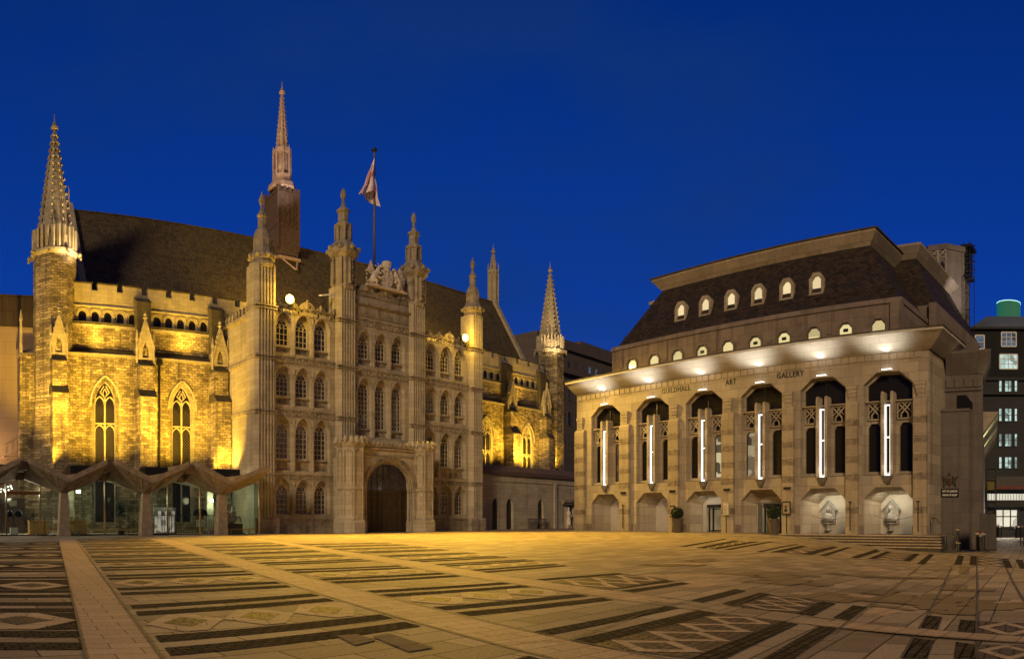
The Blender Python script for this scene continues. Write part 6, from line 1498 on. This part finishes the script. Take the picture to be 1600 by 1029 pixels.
# office building
OD = 92
ob = thing('office_building', 'dark office building with brick upper storeys and rows of lit windows beyond the passage', 'building', PA, (at(1570, 826, OD)[0], OD, -1.3))
xl = at(1512, 600, OD)[0]; xr = 34; zg = -1.3
zsplit = at(1570, 592, OD)[1]; zeave = at(1570, 515, OD)[1]; zroof = at(1570, 491, OD)[1]
q = MB(); q.box(xl, xr, OD, OD+14, zg, zsplit); q.build('wall', 'offstone', ob)
q = MB(); q.box(xl, xr, OD, OD+14, zsplit+.001, zeave); q.build('brick_wall', 'brick', ob)
q = MB(); q.add([(xl+.2, OD+.3, zeave+.3), (xr, OD+.3, zeave+.3), (xr, OD+3, zroof+.6), (xl+2.5, OD+3, zroof+.6), (xl+.2, OD+14, zeave+.3), (xl+2.5, OD+12, zroof+.6)], [(0, 1, 2, 3), (0, 3, 5, 4)]); rfo = q.build('roof', plain('lead_roof', (.10, .12, .13), .5, 0, .2, .3), ob)
q = MB(); q.box(xl-.3, xr, OD-.5, OD, zeave, zeave+.29); q.box(xl-.2, xr, OD-.35, OD, zsplit-.2, zsplit+.2); zl2 = at(1570, 617, OD)[1]; q.box(xl-.2, xr, OD-.5, OD, zl2, zl2+.4); q.build('cornice', 'offstone', ob)
def owin(px0, px1, py0, py1, mat, nv, nh):
    a, zt = at(px0, py0, OD); b, zb = at(px1, py1, OD)
    q = MB(); q.box(a, b, OD-.06, OD-.02, zb, zt); w_ = q.build('window', mat, ob)
    q = MB(); t = (OD-.14, OD-.061)
    q.path([(a, zb), (b, zb), (b, zt), (a, zt), (a, zb)], .14, t)
    for k in range(1, nv): q.bar((a+(b-a)*k/nv, zb), (a+(b-a)*k/nv, zt), .09, t)
    for k in range(1, nh): q.bar((a, zb+(zt-zb)*k/nh), (b, zb+(zt-zb)*k/nh), .07, t)
    q.build('frame', 'white' if py0 < 590 else 'black', w_)
Z7 = lambda x, y: (1200+x/2.7075, 500+y/2.7075)
for (a, b, c, d, mt, nv, nh) in ((877, 915, 65, 122, 'officedim', 1, 2), (988, 1050, 52, 112, 'officedim', 3, 3), (980, 1055, 145, 207, 'office', 4, 3)):
    p0 = Z7(a, c); p1 = Z7(b, d); owin(p0[0], p1[0], p0[1], p1[1], mt, nv, nh)
for (c, d) in ((255, 308), (373, 429), (480, 535), (578, 628)):
    for a, b, nv in ((976, 990, 1), (1001, 1031, 2), (1042, 1055, 1)):
        p0 = Z7(a, c); p1 = Z7(b, d); owin(p0[0], p1[0], p0[1], p1[1], 'office', nv, 2)
# awning / canopy with a red edge, railing with lit glass, shop window
q = MB(); a, zt = at(1556, 744, OD-4); b, zb = at(1620, 764, OD-4); q.box(a, b, OD-4, OD-.6, zb+.35, zt); aw_ = q.build('awning', plain('awning_grey', (.06, .055, .055), .7), ob)
q = MB(); q.box(a, b, OD-4.02, OD-4.001, zb, zb+.4); q.build('awning_edge', 'red', aw_)
q = MB(); a, zt = at(1543, 771, OD-1); b, zb = at(1620, 781, OD-1); q.box(a, b, OD-.8, OD-.7, zb, zt); bl_ = q.build('bridge_glass', 'shop', ob)
q = MB(); q.box(a, b, OD-1.2, OD-.9, zt, zt+.25); q.box(a, b, OD-1.2, OD-.9, zb-.9, zb-.1)
for k in range(26): q.box(a+.1+k*.36, a+.16+k*.36, OD-1.0, OD-.95, zb-.1, zt)
q.build('bridge_rail', 'black', bl_)
q = MB(); a, zt = at(1556, 795, OD-2); b, zb = at(1591, 824, OD-2); q.box(a, b, OD-.3, OD-.2, zb, zt); so_ = q.build('shop_window', 'shop', ob)
q = MB(); t = (OD-.5, OD-.31); q.path([(a, zb), (b, zb), (b, zt), (a, zt), (a, zb)], .22, t)
for k in (1, 2): q.bar((a+(b-a)*k/3, zb), (a+(b-a)*k/3, zt), .16, t)
q.bar((a, zb+(zt-zb)*.6), (b, zb+(zt-zb)*.6), .14, t); q.build('frame', 'black', so_)
lamp('shop_spill', 'AREA', PA.w(((a+b)/2, OD-1.2, (zb+zt)/2)), 500, (1, .93, .75), 3, PA.w(((a+b)/2, OD-20, -1.5)))
# bins and railing in front of the shop
for i, (x, lab) in enumerate(((1561, 'dark waste bin left of the railing below the shop window'), (1590, 'dark waste bin right below the shop window'))):
    a, z0 = at(x, 840, 80); t_ = thing('waste_bin', lab, 'bin', PA, (a, 80, z0), 'dark bins before the shop')
    q = MB(); q.lathe(a, 80, [(.32, z0), (.36, z0+1.15), (.3, z0+1.2)], 10); q.build('body', 'black', t_); q = MB(); q.lathe(a, 80, [(.38, z0+1.201), (.34, z0+1.35), (.1, z0+1.42)], 10); q.build('lid', 'steel', t_)
rl_ = thing('railing', 'low dark railing below the bright shop window', 'railing', PA, (at(1575, 838, 84)[0], 84, -1.2)); a, _ = at(1563, 838, 84); b, _ = at(1589, 838, 84)
q = MB(); q.bar((a, -.1), (b, -.1), .06, (84, 84.05)); q.bar((a, -1.0), (b, -1.0), .06, (84, 84.05)); q.build('rail', 'black', rl_)
for k in range(12): x = a+(b-a)*k/11; q = MB(); q.bar((x, -1.2), (x, -.1), .04, (84, 84.04)); q.build('bar', 'black', rl_)
# person at the right edge
a, z0 = at(1597, 853, 58); 
pn = thing('person', 'person in dark clothes standing at the right edge of the photo', 'person', PA, (a, 58, z0))
def body_mesh(name, verts, edges, radii, mat):
    me = bpy.data.meshes.new(name); me.from_pydata(verts, edges, []); me.update()
    o = bpy.data.objects.new(name, me); COL.objects.link(o); sk = o.modifiers.new('s', 'SKIN'); ss = o.modifiers.new('u', 'SUBSURF'); ss.levels = 2; ss.render_levels = 2
    for i, r in enumerate(radii): me.skin_vertices[0].data[i].radius = (r, r*.85)
    me.skin_vertices[0].data[0].use_root = True
    dg = bpy.context.evaluated_depsgraph_get(); m2 = bpy.data.meshes.new_from_object(o.evaluated_get(dg)); bpy.data.objects.remove(o); m2.materials.append(M[mat]); return m2
V = [(0, 0, .95), (0, 0, 1.2), (0, 0, 1.42), (0, 0, 1.52), (0, -.01, 1.60), (0, -.02, 1.68), (-.2, 0, 1.42), (-.25, .02, 1.14), (-.24, -.05, .9), (.2, 0, 1.42), (.26, .03, 1.14), (.25, -.04, .9), (-.1, 0, .88), (-.11, -.02, .48), (-.12, .02, .08), (-.12, -.12, .04), (.1, 0, .88), (.12, -.04, .48), (.13, .0, .08), (.13, -.14, .04), (-.24, -.07, .82), (.25, -.06, .82)]
Ed = [(0, 1), (1, 2), (2, 3), (3, 4), (4, 5), (2, 6), (6, 7), (7, 8), (8, 20), (2, 9), (9, 10), (10, 11), (11, 21), (0, 12), (12, 13), (13, 14), (14, 15), (0, 16), (16, 17), (17, 18), (18, 19)]
Rr_ = [.17, .16, .17, .065, .085, .08, .075, .055, .04, .075, .055, .04, .095, .07, .045, .04, .095, .07, .045, .04, .03, .03]
inst('body', body_mesh('person_body', V, Ed, Rr_, 'coat'), pn, (a, 58, z0))
q = MB(); q.smooth = True; q.ball((a, 57.98, z0+1.64), .085, .1, .12, 12, 8); q.limb([(a, 57.89, z0+1.65), (a, 57.86, z0+1.61)], [.012, .018], 5); q.build('face', 'skin', pn)
q = MB(); q.smooth = True; q.ball((a, 58.02, z0+1.68), .1, .11, .11, 12, 8); q.build('hair', 'hair', pn)
# green lit skyscraper far away
gt = thing('skyscraper', 'distant green lit skyscraper with bright rim and red light, top right', 'skyscraper', W0, (0, 0, 0))
a_ = (1576-800)/FP; r_ = 640; gx, gy = r_*math.sin(a_), r_*math.cos(a_); ztop = EYE+r_*(HY-475)/FP
gt.location = (gx, gy, 0); BASE[gt.name] = (gx, gy, 0)
q = MB(); q.vprism(octa(gx, gy, 11.0, 12, 0), 0, ztop); q.build('shaft', 'green', gt)
q = MB(); q.lathe(gx, gy, [(11.2, ztop), (11.2, ztop+.8), (10.2, ztop+.8)], 12, 0); q.build('rim', emit('rim_light', (.4, .9, .9), 1.2), gt)
q = MB(); q.ball((gx+4.5, gy, ztop+2.2), 1.1); q.build('red_light', emit('red_beacon', (1, .04, .05), 2.0), gt)
# grey classical block between hall and gallery
BD = 92
bb = thing('background_block', 'dark classical stone block rising behind the low range and the gallery', 'building', G, (G.u(930, BD), BD, 0))
u0 = G.u(884, BD); u1 = G.u(1000, BD+10)
z1 = G.z(905, 537, BD); z2 = G.z(905, 590, BD)
q = MB(); q.box(u0-9, u1+35, BD, BD+20, 0, z1-2); q.build('wall', 'bgstone', bb)
q = MB(); q.box(u0-9, u1+35, BD-1.0, BD, z2, z2+.7); q.box(u0-9, u1+35, BD-.6, BD, z1-2.3, z1-1.6); q.box(u0-9, u0+8, BD+.6, BD+12, z1-1.99, z1+.2); q.box(u0+8.3, u1+35, BD+2, BD+12, z1-1.99, z1+1.6); q.build('cornice', 'bgstone', bb)
for k in range(9):
    x = u0-2+k*2.6
    for j, zc in enumerate((z2-5.5, z2-11, z2-16.5)):
        q = MB(); q.box(x, x+1.2, BD-.05, BD-.01, zc, zc+3); wn_ = q.build('window', 'glass', bb); q = MB(); q.path([(x, zc), (x+1.2, zc), (x+1.2, zc+3), (x, zc+3), (x, zc)], .16, (BD-.14, BD-.051)); q.bar((x, zc+1.5), (x+1.2, zc+1.5), .08, (BD-.12, BD-.051)); q.build('frame', 'bgstone', wn_)
    q = MB(); q.box(x+.1, x+.9, BD-.05, BD-.01, z2+1.6, z2+3.0); q.build('window', 'officedim' if k in (4, 5) else 'glass', bb)
